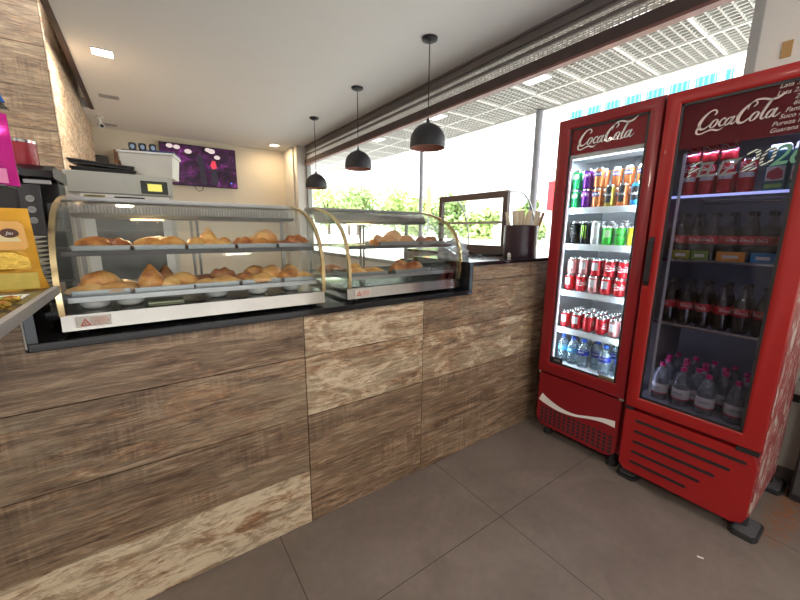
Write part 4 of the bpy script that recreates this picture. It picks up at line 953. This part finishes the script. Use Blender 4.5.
W2 = [(0, .002), (.033, 0), (.039, .005), (.0395, .02), (.0385, .05), (.0395, .09), (.0395, .128), (.036, .152), (.027, .174), (.0155, .188), (.014, .200)]
b_pink = make_bottle('water_bottle', 'lpink', 'cream', 'g_waterd', W2, .038, .098, .0402, mat('label_red', (.6, .05, .08), .5), text=('SAFIRA', mat('label_ink', (.12, .14, .2), .5), .016)); b_pink['group'] = 'pink capped bottles in the right fridge'
CB = [(0, .002), (.026, 0), (.0325, .006), (.034, .02), (.033, .05), (.0335, .11), (.034, .13), (.030, .155), (.020, .18), (.013, .205), (.0125, .222)]
b_cola = make_bottle('cola_bottle', 'black', 'redl', glass('cola_bottle_plastic', (.75, .72, .72), .09, .05, 0, fres=.5), CB, .085, .125, .0348, liquid=(M['cola'], [(0, .004), (.031, .006), (.0325, .02), (.032, .05), (.0325, .13), (.028, .152), (.020, .17), (0, .172)]), text='script'); b_cola['group'] = 'cola bottles in the right fridge'

# ------------------------------------------------------------------ fridges
def ringframe(mb, x0, x1, ya_, yb_, za, zb_, t_, bev=.012):
    """rectangular door frame facing -x, outer ya..yb, za..zb; t_ = (left(y+), right(y-), top, bottom)"""
    l, r, tp, bt = t_
    yi0, yi1, zi0, zi1 = ya_+r, yb_-l, za+bt, zb_-tp
    O = [(ya_, za), (yb_, za), (yb_, zb_), (ya_, zb_)]; I = [(yi0, zi0), (yi1, zi0), (yi1, zi1), (yi0, zi1)]
    def V(x, P, d=0): return [mb.b.verts.new((x, p[0], p[1])) for p in P]
    ins = lambda P, s: [(P[0][0]+s, P[0][1]+s), (P[1][0]-s, P[1][1]+s), (P[2][0]-s, P[2][1]-s), (P[3][0]+s, P[3][1]-s)]
    rings = [V(x1, O), V(x0+bev, O), V(x0+bev*.3, ins(O, bev*.3)), V(x0, ins(O, bev)), V(x0, ins(I, -.012)), V(x0+.008, I), V(x1, I)]
    for A, B in zip(rings, rings[1:]+rings[:1]):
        for k in range(4): mb.b.faces.new((A[k], A[(k+1) % 4], B[(k+1) % 4], B[k]))
    return (yi0, yi1, zi0, zi1)
def fridge(label, y0, y1, xf, zd0, zd1, zb0, redm, glassm, liner, glassbox, headz, shelves, handle, depth, group):
    root = thing('drinks_fridge', label, 'fridge', ((xf+xf+depth)/2, (y0+y1)/2, 0), group)
    xb = xf+depth; bx = xf+.055
    ym = (y0+y1)/2
    gy0, gy1, gz0, gz1 = glassbox
    # cabinet shell: hollow
    s = MB(); th = .035
    s.box(bx, xb, y1-th, y1, zb0+.03, zd1-.005, .004).box(bx, xb, y0, y0+th, zb0+.03, zd1-.005, .004)
    s.box(bx, xb, y0+th, y1-th, zd1-.045, zd1-.005).box(xb-.03, xb, y0+th, y1-th, zb0+.03, zd1-.045).box(bx, xb-.03, y0+th, y1-th, zb0+.03, gz0-.01)
    s.build('cabinet', redm['shell'], root)
    l = MB(); e = .003
    l.box(bx, xb-.035, y1-th-e, y1-th, gz0-.01, zd1-.046).box(bx, xb-.035, y0+th, y0+th+e, gz0-.01, zd1-.046).box(xb-.036, xb-.031, y0+th, y1-th, gz0-.01, zd1-.046)
    l.box(bx, xb-.035, y0+th, y1-th, gz0-.01, gz0-.004).box(bx, xb-.035, y0+th, y1-th, zd1-.05, zd1-.046)
    l.build('liner', liner, root)
    d = MB(); ringframe(d, xf, xf+.045, y0, y1, zd0, zd1, (y1-gy1, gy0-y0, zd1-gz1, gz0-zd0)); D = d.build('door', redm['door'], root, True)
    g = MB(); g.box(xf+.016, xf+.020, gy0-.004, gy1+.004, gz0-.004, gz1+.004); g.build('door_glass', glassm, D)
    k = MB(); w_ = .012
    k.box(xf+.010, xf+.016, gy0, gy0+w_, gz0, gz1).box(xf+.010, xf+.016, gy1-w_, gy1, gz0, gz1).box(xf+.010, xf+.016, gy0, gy1, gz0, gz0+w_).box(xf+.010, xf+.016, gy0, gy1, gz1-w_, gz1)
    k.build('gasket', 'black', D)
    hp = MB(); hp.box(xf+.021, xf+.026, gy0-.002, gy1+.002, headz[0], gz1); H = hp.build('header_panel', redm['head'], D)
    lg = scaled(script_logo(), (gy1-gy0)*headz[2]); place_flat(lg, (xf+.0085, (gy0+gy1)/2+headz[3], (headz[0]+gz1)/2+headz[4]), (0, -1, 0), (0, 0, 1)); lg.build('script_logo', redm['ink'], D)
    for z in shelves:
        sh = MB(); sh.box(xf+.075, xb-.045, y0+th+.006, y1-th-.006, z-.012, z-.004) if False else None
        for j in range(14):
            yy = y0+th+.012+j*(y1-y0-2*th-.024)/13; sh.tube([(xf+.078, yy, z-.004), (xb-.05, yy, z-.004)], .0022, 4)
        for xx in (xf+.08, (xf+xb)/2, xb-.055): sh.tube([(xx, y0+th+.006, z-.009), (xx, y1-th-.006, z-.009)], .003, 5)
        S = sh.build('wire_shelf', 'chrome', root)
        if redm['rail']: MB().box(xf+.066, xf+.073, y0+th+.006, y1-th-.006, z-.036, z+.004, .002).build('price_rail', 'alu', S)
        else: MB().box(xf+.070, xf+.076, y0+th+.006, y1-th-.006, z-.010, z+.002, .002).build('front_rail', redm['glow'] if z == shelves[0] else M['chrome'], S)
    hy, hz0, hz1 = handle
    h = MB(); h.prism([(hz0, xf-.001), (hz0+.02, xf-.022), (hz1-.02, xf-.022), (hz1, xf-.001)], 1, 0, 1) if False else None
    h.b.verts.new((0, 0, 0)); h.b.free(); h = MB()
    A = [(xf+.001, hz0), (xf-.020, hz0+.028), (xf-.020, hz1-.028), (xf+.001, hz1)]
    if hz1 > hz0: h.prism(A, 1, hy-.012, hy+.012); h.build('handle', 'black', D)
    return root, D
redL = dict(shell=M['red'], door=M['red'], head=M['redhead'], ink=M['ink'], rail=True)
FX = 2.27
LG = (.915, 1.362, .585, 2.142)
rootL, DL = fridge('bright lit red drinks fridge next to the counter, doors full of cans', .852, 1.442, FX, .500, 2.205, .075, redL, M['g_door'], M['liner'], LG, (1.985, 0, .76, 0, .0), [1.655, 1.420, 1.105, .840], (.870, 0, 0), .66, 'red drinks fridges')
# header strip light and side led strips inside the left fridge
ledm = mat('led_strip', (1, 1, 1), .5, var=0, emit=(.82, .92, 1), estr=5)
MB().box(FX+.060, FX+.075, .90, 1.40, 1.960, 1.968).build('led_bar', ledm, rootL)
MB().box(FX+.06, FX+.30, .89, 1.40, 1.970, 1.976).build('canopy_panel', 'liner', rootL)
MB().box(FX+.030, FX+.060, .89, 1.40, 1.962, 1.984).build('header_lip', 'white', rootL)
for k in range(32):
    z = .62+k*.0425; m = MB().box(FX+.046, FX+.050, 1.368, 1.374, z, z+.008); m.build('led_dot', ledm, rootL) if k % 1 == 0 else None
MB().box(FX+.050, FX+.058, 1.355, 1.40, .59, 1.98).build('led_profile', 'alu', rootL)
def aim(v): return Vector(v).to_track_quat('-Z', 'Y').to_euler()
area_lamp('fridge_lamp_left', (FX+.036, 1.352, 1.26), aim((.50, -.86, 0)), .014, 1.28, 3.0, (.78, .90, 1))
area_lamp('fridge_lamp_top', (FX+.12, 1.145, 1.950), aim((.3, 0, -1)), .42, .05, 1.6, (.85, .93, 1))
area_lamp('fridge_lamp_right', (FX+.036, .925, 1.26), aim((.50, .86, 0)), .014, 1.28, 2.2, (.78, .90, 1))
# kick panel with round corners, perforation and white wave
kp = MB(); a0, a1, z0_, z1_ = .868, 1.432, .085, .486; r_ = .07
poly = [(a1-r_+r_*cos(-t_), z0_+r_+r_*sin(-t_)) for t_ in [i*pi/2/6 for i in range(7)]] + [(a0+r_-r_*sin(t_), z0_+r_-r_*cos(t_)) for t_ in [i*pi/2/6 for i in range(7)]] + [(a0, z1_), (a1, z1_)]
kp.prism(poly, 0, FX+.018, FX+.06)
KP = kp.build('kick_panel', 'red', rootL)
hl = MB()
for i in range(15):
    for j in range(5):
        y = .905+i*.0345; z = .118+j*.026
        if z > .250-.11*(1-(y-.87)/.55)**2*.0+ (y-.9)*.02: continue
        hl.prism([(y+.0135*cos(2*pi*k/6), z+.0105*sin(2*pi*k/6)) for k in range(6)], 0, FX+.0165, FX+.018)
hl.build('vent_holes', 'blackm', KP)
wv = MB(); ribbon(wv, [(-1.408, .290, .062), (-1.36, .270, .052), (-1.26, .247, .034), (-1.15, .250, .018), (-1.05, .278, .018), (-.96, .300, .030), (-.888, .305, .044)])
r2 = bmesh.ops.extrude_face_region(wv.b, geom=wv.b.faces[:]); bmesh.ops.translate(wv.b, verts=[g_ for g_ in r2['geom'] if isinstance(g_, bmesh.types.BMVert)], vec=(0, 0, .001))
place_flat(wv, (FX+.0155, 0, .012), (0, -1, 0), (0, 0, 1)); wv.build('white_wave', 'ink', KP)
MB().box(FX+.018, FX+.05, 1.425, 1.441, .477, .499, .002).build('hinge', 'chrome', rootL); MB().box(FX+.010, FX+.05, .856, .885, .484, .499, .002).build('hinge', 'chrome', rootL)
MB().box(FX+.006, FX+.012, 1.265, 1.345, .595, .632).build('small_sign', 'black', DL)
m_ = text_mb('100%', .022); place_flat(m_, (FX+.0055, 1.305, .613), (0, -1, 0), (0, 0, 1)); m_.build('lettering', 'grey', DL)
bd_ = MB(); bd_.box(FX+.004, FX+.0095, .925, 1.015, .590, .610, .003); bd_.build('badge', mat('badge_gold', (.35, .32, .22), .3, .8), DL)
for (x, y) in ((FX+.09, 1.37), (FX+.09, .91), (FX+.58, 1.37), (FX+.58, .91)):
    MB().lathe([(0, 0), (.03, 0), (.032, .02), (.02, .03), (.014, .108), (0, .108)], (x, y, 0), 16, False).build('foot', 'blackm', rootL, True)

# right fridge
t = NT('peeling_side'); pz = t.coord('Object'); n_ = t.noise(t.map(pz, (1, 1, .45)), 13, 9, .75, 1.4)
n3 = t.noise(pz, 60, 4, .7)
cc = t.ramp(t.math('ADD', n_, t.math('MULTIPLY', n3, .12)), [(.44, (.50, .46, .42)), (.50, (.60, .52, .46)), (.53, (.34, .06, .055)), (.62, (.26, .03, .035)), (.74, (.46, .30, .26))])
t.link(cc, t.b.inputs['Base Color']); t.b.inputs['Roughness'].default_value = .5
FR = 2.245
redR = dict(shell=t.m, door=M['red2'], head=mat('dull_header_film', (.42, .014, .022), .6, var=.08), ink=M['inkdim'], rail=False, glow=mat('led_blue', (.6, .65, .9), .3, var=0, emit=(.45, .50, 1), estr=1.1))
RG = (.322, .770, .555, 2.132)
rootR, DR = fridge('taller-looking dim red drinks fridge at right with bottled cola and water', .246, .836, FR, .487, 2.195, .085, redR, M['g_doord'], M['liner_d'], RG, (1.915, 0, .68, .0, -.0), [1.690, 1.362, 1.012], (.812, 1.21, 1.48), .66, 'red drinks fridges')
area_lamp('fridge_lamp_dim', (FR+.10, .54, 1.90), aim((.4, 0, -1)), .40, .08, .9, (.62, .66, 1)) 
area_lamp('fridge_fill_low', (FR+.07, .79, .80), aim((.8, -.6, 0)), .02, .36, .2, (.70, .76, 1))  # added fill standing in for ambient light on the bottom bottles
MB().box(FR+.052, FR+.060, .733, .745, .57, 1.9).build('steel_pilaster', 'alu', rootR)
# lower louvred panel
lp = MB(); lp.prism([(.830, .110), (.800, .080), (.30, .080), (.262, .100), (.250, .13), (.250, .39), (.262, .44), (.275, .468), (.830, .468)], 0, FR+.010, FR+.06)
LP = lp.build('louvre_panel', 'red2', rootR)
for k in range(5):
    z = .412-.066*k; ye = .285+.052*k
    s = MB(); ys_ = .770; rr = .015
    pts = [(ys_+rr*sin(a), z-rr*cos(a)) for a in [i*pi/6 for i in range(7)]] + [(ye-rr*sin(a), z+rr*cos(a)) for a in [i*pi/6 for i in range(7)]]
    s.prism(pts, 0, FR+.006, FR+.010); sl = s.build('slot_surround', 'red2', LP)
    rr2 = .0085; pts = [(ys_-.008+rr2*sin(a), z-rr2*cos(a)) for a in [i*pi/6 for i in range(7)]] + [(ye+.008-rr2*sin(a), z+rr2*cos(a)) for a in [i*pi/6 for i in range(7)]]
    s = MB(); s.prism(pts, 0, FR+.0045, FR+.006); s.build('slot_opening', 'black', sl)
MB().box(FR+.005, FR+.05, .252, .335, .462, .486, .003).build('hinge', 'black', rootR); MB().box(FR+.005, FR+.05, .790, .830, .468, .486, .003).build('hinge', 'black', rootR)
for (x, y, lb) in ((2.35, .27, 'scuffed black rubber pad under the front right corner of the right fridge'), (2.35, .81, 'black rubber pad under the front left corner of the right fridge'), (2.92, .27, 'grey rubber pad under the rear corner of the right fridge'), (2.90, .81, 'black rubber pad under the hidden rear corner of the right fridge')):
    o = thing('rubber_pad', lb, 'pad', (x, y, 0), 'rubber pads under the right fridge')
    b = MB(); b.prism([(x-.07, y-.055), (x-.04, y-.07), (x+.09, y-.07), (x+.11, y-.05), (x+.11, y+.02), (x+.09, y+.04), (x-.05, y+.04), (x-.07, y+.02)], 2, 0, .022); b.build('pad', 'blackm', o)
    MB().prism([(x-.055, y-.045), (x-.035, y-.058), (x+.08, y-.058), (x+.098, y-.043), (x+.098, y+.012), (x+.08, y+.028), (x-.045, y+.028), (x-.055, y+.012)], 2, .022, .030).build('top_plate', mat('worn_pad', (.10, .10, .11), .6, var=.5, vscale=60), o)
    MB().lathe([(.02, .030), (.018, .118)], (x+.02, y+(.0 if y < .5 else -.02), 0), 12).build('foot', 'blackm', rootR)
# price hand-writing and big stickers on the right door
xg = FR+.0145
lines = [('Lata 350', .426, 2.112), ('Lata 220 5,', .430, 2.084), ('2L 9,', .375, 2.060), ('600 6,', .375, 2.036), ('Fanta 2L', .395, 2.012), ('Suco KS 5', .410, 1.988), ('Pureza KS 1', .428, 1.962), ('Guarana 290', .430, 1.936)]
for (tx, yl, zl) in lines:
    m_ = text_mb(tx, .025, .0006, .35); mx_ = min(v.co.x for v in m_.b.verts); bmesh.ops.translate(m_.b, verts=m_.b.verts[:], vec=(-mx_, 0, 0))
    place_flat(m_, (xg-.001, yl, zl), (0, -1, .03), (0, .03, 1)); m_.build('handwriting', 'inkdim', DR)
t = NT('hatched_sticker'); wv_ = t.node('ShaderNodeTexWave'); t.link(t.map(t.coord('Object'), (1, 1, 1), rot=(.5, 0, 0)), wv_.inputs[0]); wv_.bands_direction = 'Z'; wv_.inputs['Scale'].default_value = 26
t.link(t.ramp(wv_.outputs['Fac'], [(.45, (.03, .03, .04)), (.55, (.62, .68, .62))]), t.b.inputs['Base Color']); HS = t.m
FG = mat('faint_sticker', (.16, .17, .18), .6)
for (tx, y, z, s_, mm) in (('F', .688, 1.800, .105, HS), ('E', .650, 1.800, .090, FG), ('L', .615, 1.800, .095, FG), ('I', .585, 1.800, .09, FG), ('Z', .550, 1.800, .10, FG), ('2', .482, 1.818, .125, HS), ('0', .430, 1.826, .105, HS), ('2', .386, 1.828, .115, mat('green_sticker', (.12, .30, .20), .5)), ('6', .335, 1.828, .115, mat('green_sticker', (.12, .30, .20), .5))):
    m_ = text_mb(tx, s_, .0006, .25, True); place_flat(m_, (xg-.001, y, z), (0, -1, .08), (0, 0, 1)); m_.build('door_sticker', mm, DR)

# stock of the left fridge
ORD = ['first', 'second', 'third', 'fourth', 'fifth', 'sixth', 'seventh', 'eighth']
ROWN = ['front row', 'second row', 'third row', 'fourth row']
CN = dict(green='green', purple='purple', orange='orange', olive='olive and black', amber='orange and black', azure='bright blue and black', energy='black energy', energyg='black energy clawed green', silver='silver', lime='lime green', sprite='green lettered', yellow='yellow', cola_a='red script', cola_b='red silver-panelled', cola_s='rose silver', tallred='tall red')
for i, kd in enumerate(('green', 'purple', 'orange')):
    for st in range(2):
        for rw in range(2): put_can(kd, FX+.125+rw*.065, 1.352-i*.073, 1.656+st*.1225, '%s can, %s of its stack, %s, top shelf of the left fridge' % (CN[kd], 'top' if st else 'bottom', ROWN[rw]), 0, 'cans on the top shelf')
for i, kd in enumerate(('olive', 'amber', 'azure')):
    put_can(kd, FX+.125, 1.130-i*.075, 1.656, '%s can in front on the top shelf of the left fridge' % CN[kd], 0, 'cans on the top shelf')
    for st in range(2): put_can('orange', FX+.195, 1.130-i*.070, 1.656+st*.1225, 'orange can, %s, standing behind the %s can' % ('upper' if st else 'lower', CN[kd]), 0, 'cans on the top shelf')
for i, kd in enumerate(('energy', 'energyg', 'silver', 'lime', 'sprite', 'yellow')):
    for rw in range(2):
        k2 = kd if rw == 0 else ('silver' if i > 1 else 'energy')
        put_can(k2, FX+.125+rw*.068, 1.338-i*.074, 1.421, '%s can, %s from left, %s, second shelf of the left fridge' % (CN[k2], ORD[i], ROWN[rw]), .1*i, 'cans on the second shelf')
for st in range(2):
    for rw in range(2):
        for i in range(5):
            kd = ('cola_b', 'cola_a', 'cola_s', 'cola_b', 'cola_a')[(i+st*0+rw) % 5] if st == 0 else ('cola_s', 'cola_s', 'cola_b', 'cola_a', 'cola_a')[i]
            put_can(kd, FX+.125+rw*.068, 1.335-i*.082-st*.010, 1.1065+st*.1125, '%s can, %s from left, %s layer, %s, third shelf of the left fridge' % (CN[kd], ORD[i], 'upper' if st else 'lower', ROWN[rw]), (.5 if kd == 'cola_a' and i % 2 else 0), 'red cans on the third shelf')
for rw in range(4):
    for i in range(5):
        kd = ('cola_b', 'cola_s', 'cola_a', 'cola_a', 'cola_b')[(i+rw) % 5] if rw else ('cola_b', 'cola_b', 'cola_a', 'cola_a', 'cola_s')[i]
        put_can(kd, FX+.120+rw*.070, 1.335-i*.082, .8415, '%s can, %s from left, %s, fourth shelf of the left fridge' % (CN[kd], ORD[i], ROWN[rw]), (2.2 if i == 2 else (1.7 if i == 3 else 0)), 'red cans on the fourth shelf')
zf = LG[2]-.004
for j, (x, y, b, lb) in enumerate(((.125, 1.335, b_blue, 'light blue labelled water bottle at the far left of the fridge floor'), (.125, 1.262, b_blue, 'light blue labelled water bottle second from left'), (.120, 1.185, b_navy, 'navy labelled water bottle, front, left of three'), (.155, 1.108, b_navy, 'navy labelled water bottle, between the two front ones'), (.105, 1.035, b_navy, 'navy labelled water bottle, front right'), (.150, .955, b_navy, 'navy labelled water bottle against the right side'), (.225, 1.145, b_navy, 'navy labelled water bottle in the row behind, centre'), (.225, 1.30, b_blue, 'light blue labelled water bottle in the row behind'), (.230, 1.03, b_navy, 'navy labelled water bottle in the row behind, right'))):
    dup(b, (FX+x, y, zf), lb+', left fridge')
# stock of the right fridge
for i in range(3):
    for st in range(2): put_can('tallred' if st == 0 else 'tallred', FR+.120, .722-i*.072, 1.692+st*.1555 if False else 1.692, 'tall red can, %s from left on the top shelf of the right fridge' % ORD[i], 0, 'tall red cans') if st == 0 else None
    put_can('cola_a', FR+.120, .722-i*.072, 1.692+.1555, 'red can standing on the %s tall can, right fridge' % ORD[i], 0, 'tall red cans')
    put_can('cola_b', FR+.19, .722-i*.072, 1.692, 'red can behind the %s tall can, right fridge' % ORD[i], 0, 'tall red cans')
put_can('tallred', FR+.120, .500, 1.692, 'single tall red can right of the stacked ones, right fridge', 0, 'tall red cans')
# teal cartons
def carton(y, label):
    o = thing('drink_carton', label, 'carton', (FR+.12, y, 1.692), 'teal cartons on the top shelf')
    MB().box(FR+.088, FR+.15, y-.036, y+.036, 1.692, 1.865, .003).build('box', mat('teal_carton', (.01, .10, .12), .4, var=.3, vscale=30), o)
    c2 = MB(); c2.prism([(y-.036, 1.865), (y+.036, 1.865), (y+.03, 1.893), (y-.03, 1.893)], 0, FR+.10, FR+.138); c2.build('top_fold', 'white', o)
    q = MB(); q.prism([(y-.026, 1.745), (y-.024, 1.775), (y-.006, 1.792), (y+.012, 1.782), (y+.024, 1.772), (y+.026, 1.752), (y+.004, 1.738)], 0, FR+.0865, FR+.088); q.build('red_splash', mat('splash_red', (.55, .05, .08), .4), o)
    MB().box(FR+.087, FR+.088, y-.03, y+.03, 1.735, 1.797).build('white_patch', 'cream', o); MB().box(FR+.0868, FR+.088, y-.028, y+.028, 1.705, 1.722).build('green_line', mat('green_line', (.25, .45, .08), .4), o)
carton(.402, 'teal carton with red splash on the top shelf of the right fridge, left one'); carton(.322, 'teal carton at the right edge of the top shelf of the right fridge')
for (zs, nm, n_) in ((1.364, 'second', 7), (1.014, 'third', 6)):
    for rw in range(2):
        for i in range(n_):
            dup(b_cola, (FR+.118+rw*.075, .730-i*(.0685 if n_ == 7 else .076)-.0*rw, zs), 'dark cola bottle, %s from left, %s, %s shelf of the right fridge' % (ORD[i], ROWN[rw], nm), .3*((i*3) % 5)-.6)
# yellow-green and orange sleeves lying in front on the second shelf
for (y, dy_, col, lb) in ((.70, .055, (.35, .32, .05), 'olive'), (.62, .05, (.20, .30, .06), 'green'), (.50, .075, (.75, .30, .05), 'orange'), (.385, .06, (.05, .25, .50), 'blue')):
    q = MB(); q.box(FR+.078, FR+.083, y-dy_/1.4, y+dy_/1.4, 1.366, 1.412, .002)
    Q = thing('snack_packet', '%s packet leaning in front of the cola bottles on the second shelf' % lb, 'packet', (FR+.08, y, 1.366), 'packets before the cola bottles')
    q.build('sleeve', mat('packet_'+lb, col, .4, var=.4, vscale=50), Q); MB().box(FR+.0765, FR+.078, y-dy_/2.5, y+dy_/2.5, 1.38, 1.395).build('print_band', 'cream', Q)
zf = RG[2]-.004
for j, (x, y) in enumerate(((.120, .712), (.120, .612), (.175, .560), (.105, .500), (.120, .385))):
    dup(b_pink, (FR+x, y, zf), 'clear bottle with pink cap, %s of the front row in the right fridge' % ORD[j], .15*j-.3)
for rw in range(3):
    for i in range(5):
        dup(b_pink, (FR+.225+rw*.082, .722-i*.088+(.02 if rw % 2 else 0), zf), 'clear bottle with pink cap, %s in the %s behind the front bottles' % (ORD[i], ['first row', 'second row', 'last row'][rw]), .2*i)

# dark door leaf at the far right edge
o = thing('dark_cabinet', 'dark cabinet edge standing by the wall at the right edge', 'cabinet', (3.0, .1, 0))
MB().box(2.86, 3.03, -.5, .175, .02, .85, .005).build('body', 'black', o); MB().box(2.88, 3.03, -.5, .165, 0, .02).build('plinth', 'dgrey', o); MB().box(2.852, 2.86, -.2, .165, .05, .82, .003).build('door', 'dgrey', o)
for k, (x, y, r) in enumerate(((1.25, .34, .6), (1.98, .335, 2.0), (2.72, .06, 1.0))):
    c_ = MB().box(-.012, .012, -.004, .004, 0, .002).build('paper_scrap', 'ink'); c_.location = (x, y, .0002); c_.rotation_euler = (0, 0, r)
    tag(c_, ('white paper scrap on the floor tiles near the bottom edge', 'white paper scrap on the floor beside the fridge front', 'white paper scrap next to the rust stain')[k], 'litter', 'scraps on the floor')

# ------------------------------------------------------------------ outside
struct(MB().box(XW+.2, 160, -60, 160, -.2, -.02).build('ground', 'asphalt'))
cpy = thing('canopy', 'white egg-crate canopy outside the window', 'canopy', (4.1, 5, 3.3))
ZP = 3.30; X0c, X1c, Y0c, Y1c = XW+.2, 5.05, -1.0, 13.0
g = MB(); yy = Y0c
while yy < Y1c: g.box(X0c, X1c, yy-.006, yy+.006, ZP, ZP+.045); yy += .085
xx = X0c
while xx < X1c: g.box(xx-.006, xx+.006, Y0c, Y1c, ZP, ZP+.045); xx += .065
g.build('egg_crate_grille', mat('grille_white', (.60, .60, .585), .6, var=.03), cpy)
g = MB(); yy = Y0c
while yy < Y1c: g.box(X0c, X1c, yy-.012, yy+.012, ZP-.008, ZP+.02); yy += .60
for xx in (3.85, 4.45): g.box(xx-.012, xx+.012, Y0c, Y1c, ZP-.008, ZP+.02)
g.build('tee_rail', 'white', cpy)
MB().box(X0c-.1, X1c+.05, Y0c, Y1c, ZP+.22, ZP+.30).build('roof_deck', 'plenum', cpy)
MB().box(X1c, X1c+.06, Y0c, Y1c, ZP-.02, ZP+.30, .004).build('fascia', 'concrete', cpy)
for (x, y) in ((3.72, 1.70), (3.95, 2.9), (3.95, 4.7), (3.95, 6.5)): MB().box(x-.15, x+.15, y-.15, y+.15, ZP-.012, ZP-.006).build('light_panel', mat('panel_light', (.9, .9, .9), .5, var=0, emit=(1, 1, 1), estr=1.1), cpy)
for (y, r, lb) in ((3.52, .055, 'grey canopy post nearest the left fridge'), (6.35, .045, 'thin grey canopy post behind the largest pendant')):
    o = thing('canopy_post', lb, 'post', (5.02, y, 0)); MB().tube([(5.02, y, 0), (5.02, y, ZP-.02)], r, 16).build('shaft', 'postm', o, True); MB().box(5.02-.12, 5.02+.12, y-.12, y+.12, -.02, .02).build('base_plate', 'postm', o)
# white building with teal blinds
BX = 15.0
o = thing('office_building', 'white building with teal blinds across the street', 'building', (BX+3, 8, 0))
MB().box(BX, BX+8, .5, 9.6, -.02, 7.4).build('wall', 'bwhite', o)
for k in range(8):
    ya_, wd = (4.24+(k-1)*.70, .60) if k else (3.86, .24)
    wn = MB(); wn.box(BX-.06, BX, ya_, ya_+wd, 4.0, 6.72); wm = wn.build('window', 'bwhite', o)
    MB().box(BX-.08, BX-.06, ya_+.03, ya_+wd-.03, 4.1, 6.38).build('blind', mat('teal_blind', (.02, .26, .34), .5), wm)
    bl_ = MB()
    for j in range(int(wd/.14)): bl_.box(BX-.095, BX-.08, ya_+.06+j*.14, ya_+.10+j*.14, 4.1, 6.38)
    bl_.build('blind_slat', mat('pale_teal', (.14, .40, .46), .5), wm); MB().box(BX-.08, BX-.06, ya_+.03, ya_+wd-.03, 6.46, 6.62).build('transom', 'grey', wm)
# red kiosk
o = thing('red_kiosk', 'red and white kiosk outside left of the fridges', 'kiosk', (9, 5.2, 0))
MB().box(8.6, 10.6, 2.6, 5.62, 2.05, 2.78, .02).build('red_fascia', mat('kiosk_red', (.62, .03, .04), .5), o); MB().box(8.7, 10.5, 2.7, 5.55, -.02, 2.05).build('wall', 'bwhite', o)
MB().box(8.66, 8.7, 3.0, 5.4, .6, 1.2).build('yellow_panel', mat('kiosk_yellow', (.75, .6, .1), .5), o)
# flame shaped sign
o = thing('feather_sign', 'small orange feather-shaped sign outside behind the narrow case', 'sign', (8.0, 9.72, 0))
MB().prism([(9.60, 2.02), (9.83, 2.05), (9.90, 2.32), (9.78, 2.57), (9.84, 2.79), (9.75, 3.05), (9.64, 2.87), (9.58, 2.62), (9.64, 2.37)], 0, 8.0, 8.04).build('banner', 'orange', o)
MB().tube([(8.02, 9.72, -.02), (8.02, 9.72, 2.03)], .02).build('pole', 'postm', o)
o = thing('utility_pole', 'pale utility pole standing across the road', 'pole', (13.5, 11.0, 0)); MB().tube([(13.5, 11.0, 0), (13.5, 11.0, 4.9)], .12, 12).build('shaft', 'concrete', o, True)
for z in (4.6, 5.2): MB().box(13.4, 13.6, 10.6, 11.4, z-.6, z-.54).build('cross_arm', 'concrete', o)
# low wall across the street
tag(MB().box(12.5, 12.7, 6.0, 60, -.02, 1.15).build('boundary_wall', 'bwhite'), 'long pale boundary wall below the trees across the street', 'wall')
def tree(x, y, h, r, lm, label, seed):
    rnd = random.Random(seed); o = thing('tree', label, 'tree', (x, y, 0), 'trees across the street')
    t_ = MB(); t_.tube([(x, y, -.02), (x+.1, y, h*.3), (x, y+.1, h*.6)], [r*.07, r*.05, r*.03], 8)
    for k in range(5): a = k*1.3; t_.tube([(x, y, h*.35+.1*k), (x+r*.5*cos(a), y+r*.5*sin(a), h*.65)], [r*.03, r*.012], 6)
    t_.build('trunk', 'bark', o, True)
    c_ = MB(); lobes = [(x+rnd.uniform(-.6, .6)*r, y+rnd.uniform(-.6, .6)*r, h*.30+rnd.uniform(0, .50)*h, r*rnd.uniform(.28, .5)) for _ in range(16)]
    for (lx, ly, lz, lr) in lobes:
        for _ in range(130):
            v = Vector((rnd.gauss(0, 1), rnd.gauss(0, 1), rnd.gauss(0, 1))).normalized()*lr*rnd.uniform(.75, 1.05); p = Vector((lx, ly, lz))+v
            a = Vector((rnd.uniform(-1, 1), rnd.uniform(-1, 1), rnd.uniform(-.6, .6))).normalized()*.17; b_ = a.cross(v).normalized()*.12
            c_.b.faces.new([c_.b.verts.new(p+q_) for q_ in (a, b_, -a, -b_)])
    c_.build('crown', lm, o)
for (x, y, h, r, lm, lb, sd) in ((18, 40.5, 8.0, 3.4, 'leaf1', 'light green tree farthest left through the window', 1), (18, 33.3, 7.3, 3.0, 'leaf2', 'darker green tall tree left of the middle pendant', 2), (18.5, 27.3, 5.6, 2.4, 'leaf1', 'light green tree between the middle and the largest pendant', 3), (18, 22.9, 4.5, 1.7, 'leaf1', 'low light green tree just left of the thin canopy post', 4), (18, 19.6, 4.4, 1.5, 'leaf2', 'dark green tree right of the thin canopy post', 5), (24, 47, 9.0, 4.0, 'leaf1', 'tall pale tree in the far distance beyond the road', 6), (18, 16.6, 3.3, 1.3, 'leaf1', 'low bush-like tree seen through the square case', 7), (18, 12.6, 3.7, 1.0, 'leaf2', 'small green tree left of the red kiosk', 8)):
    tree(x, y, h, r, lm, lb, sd)
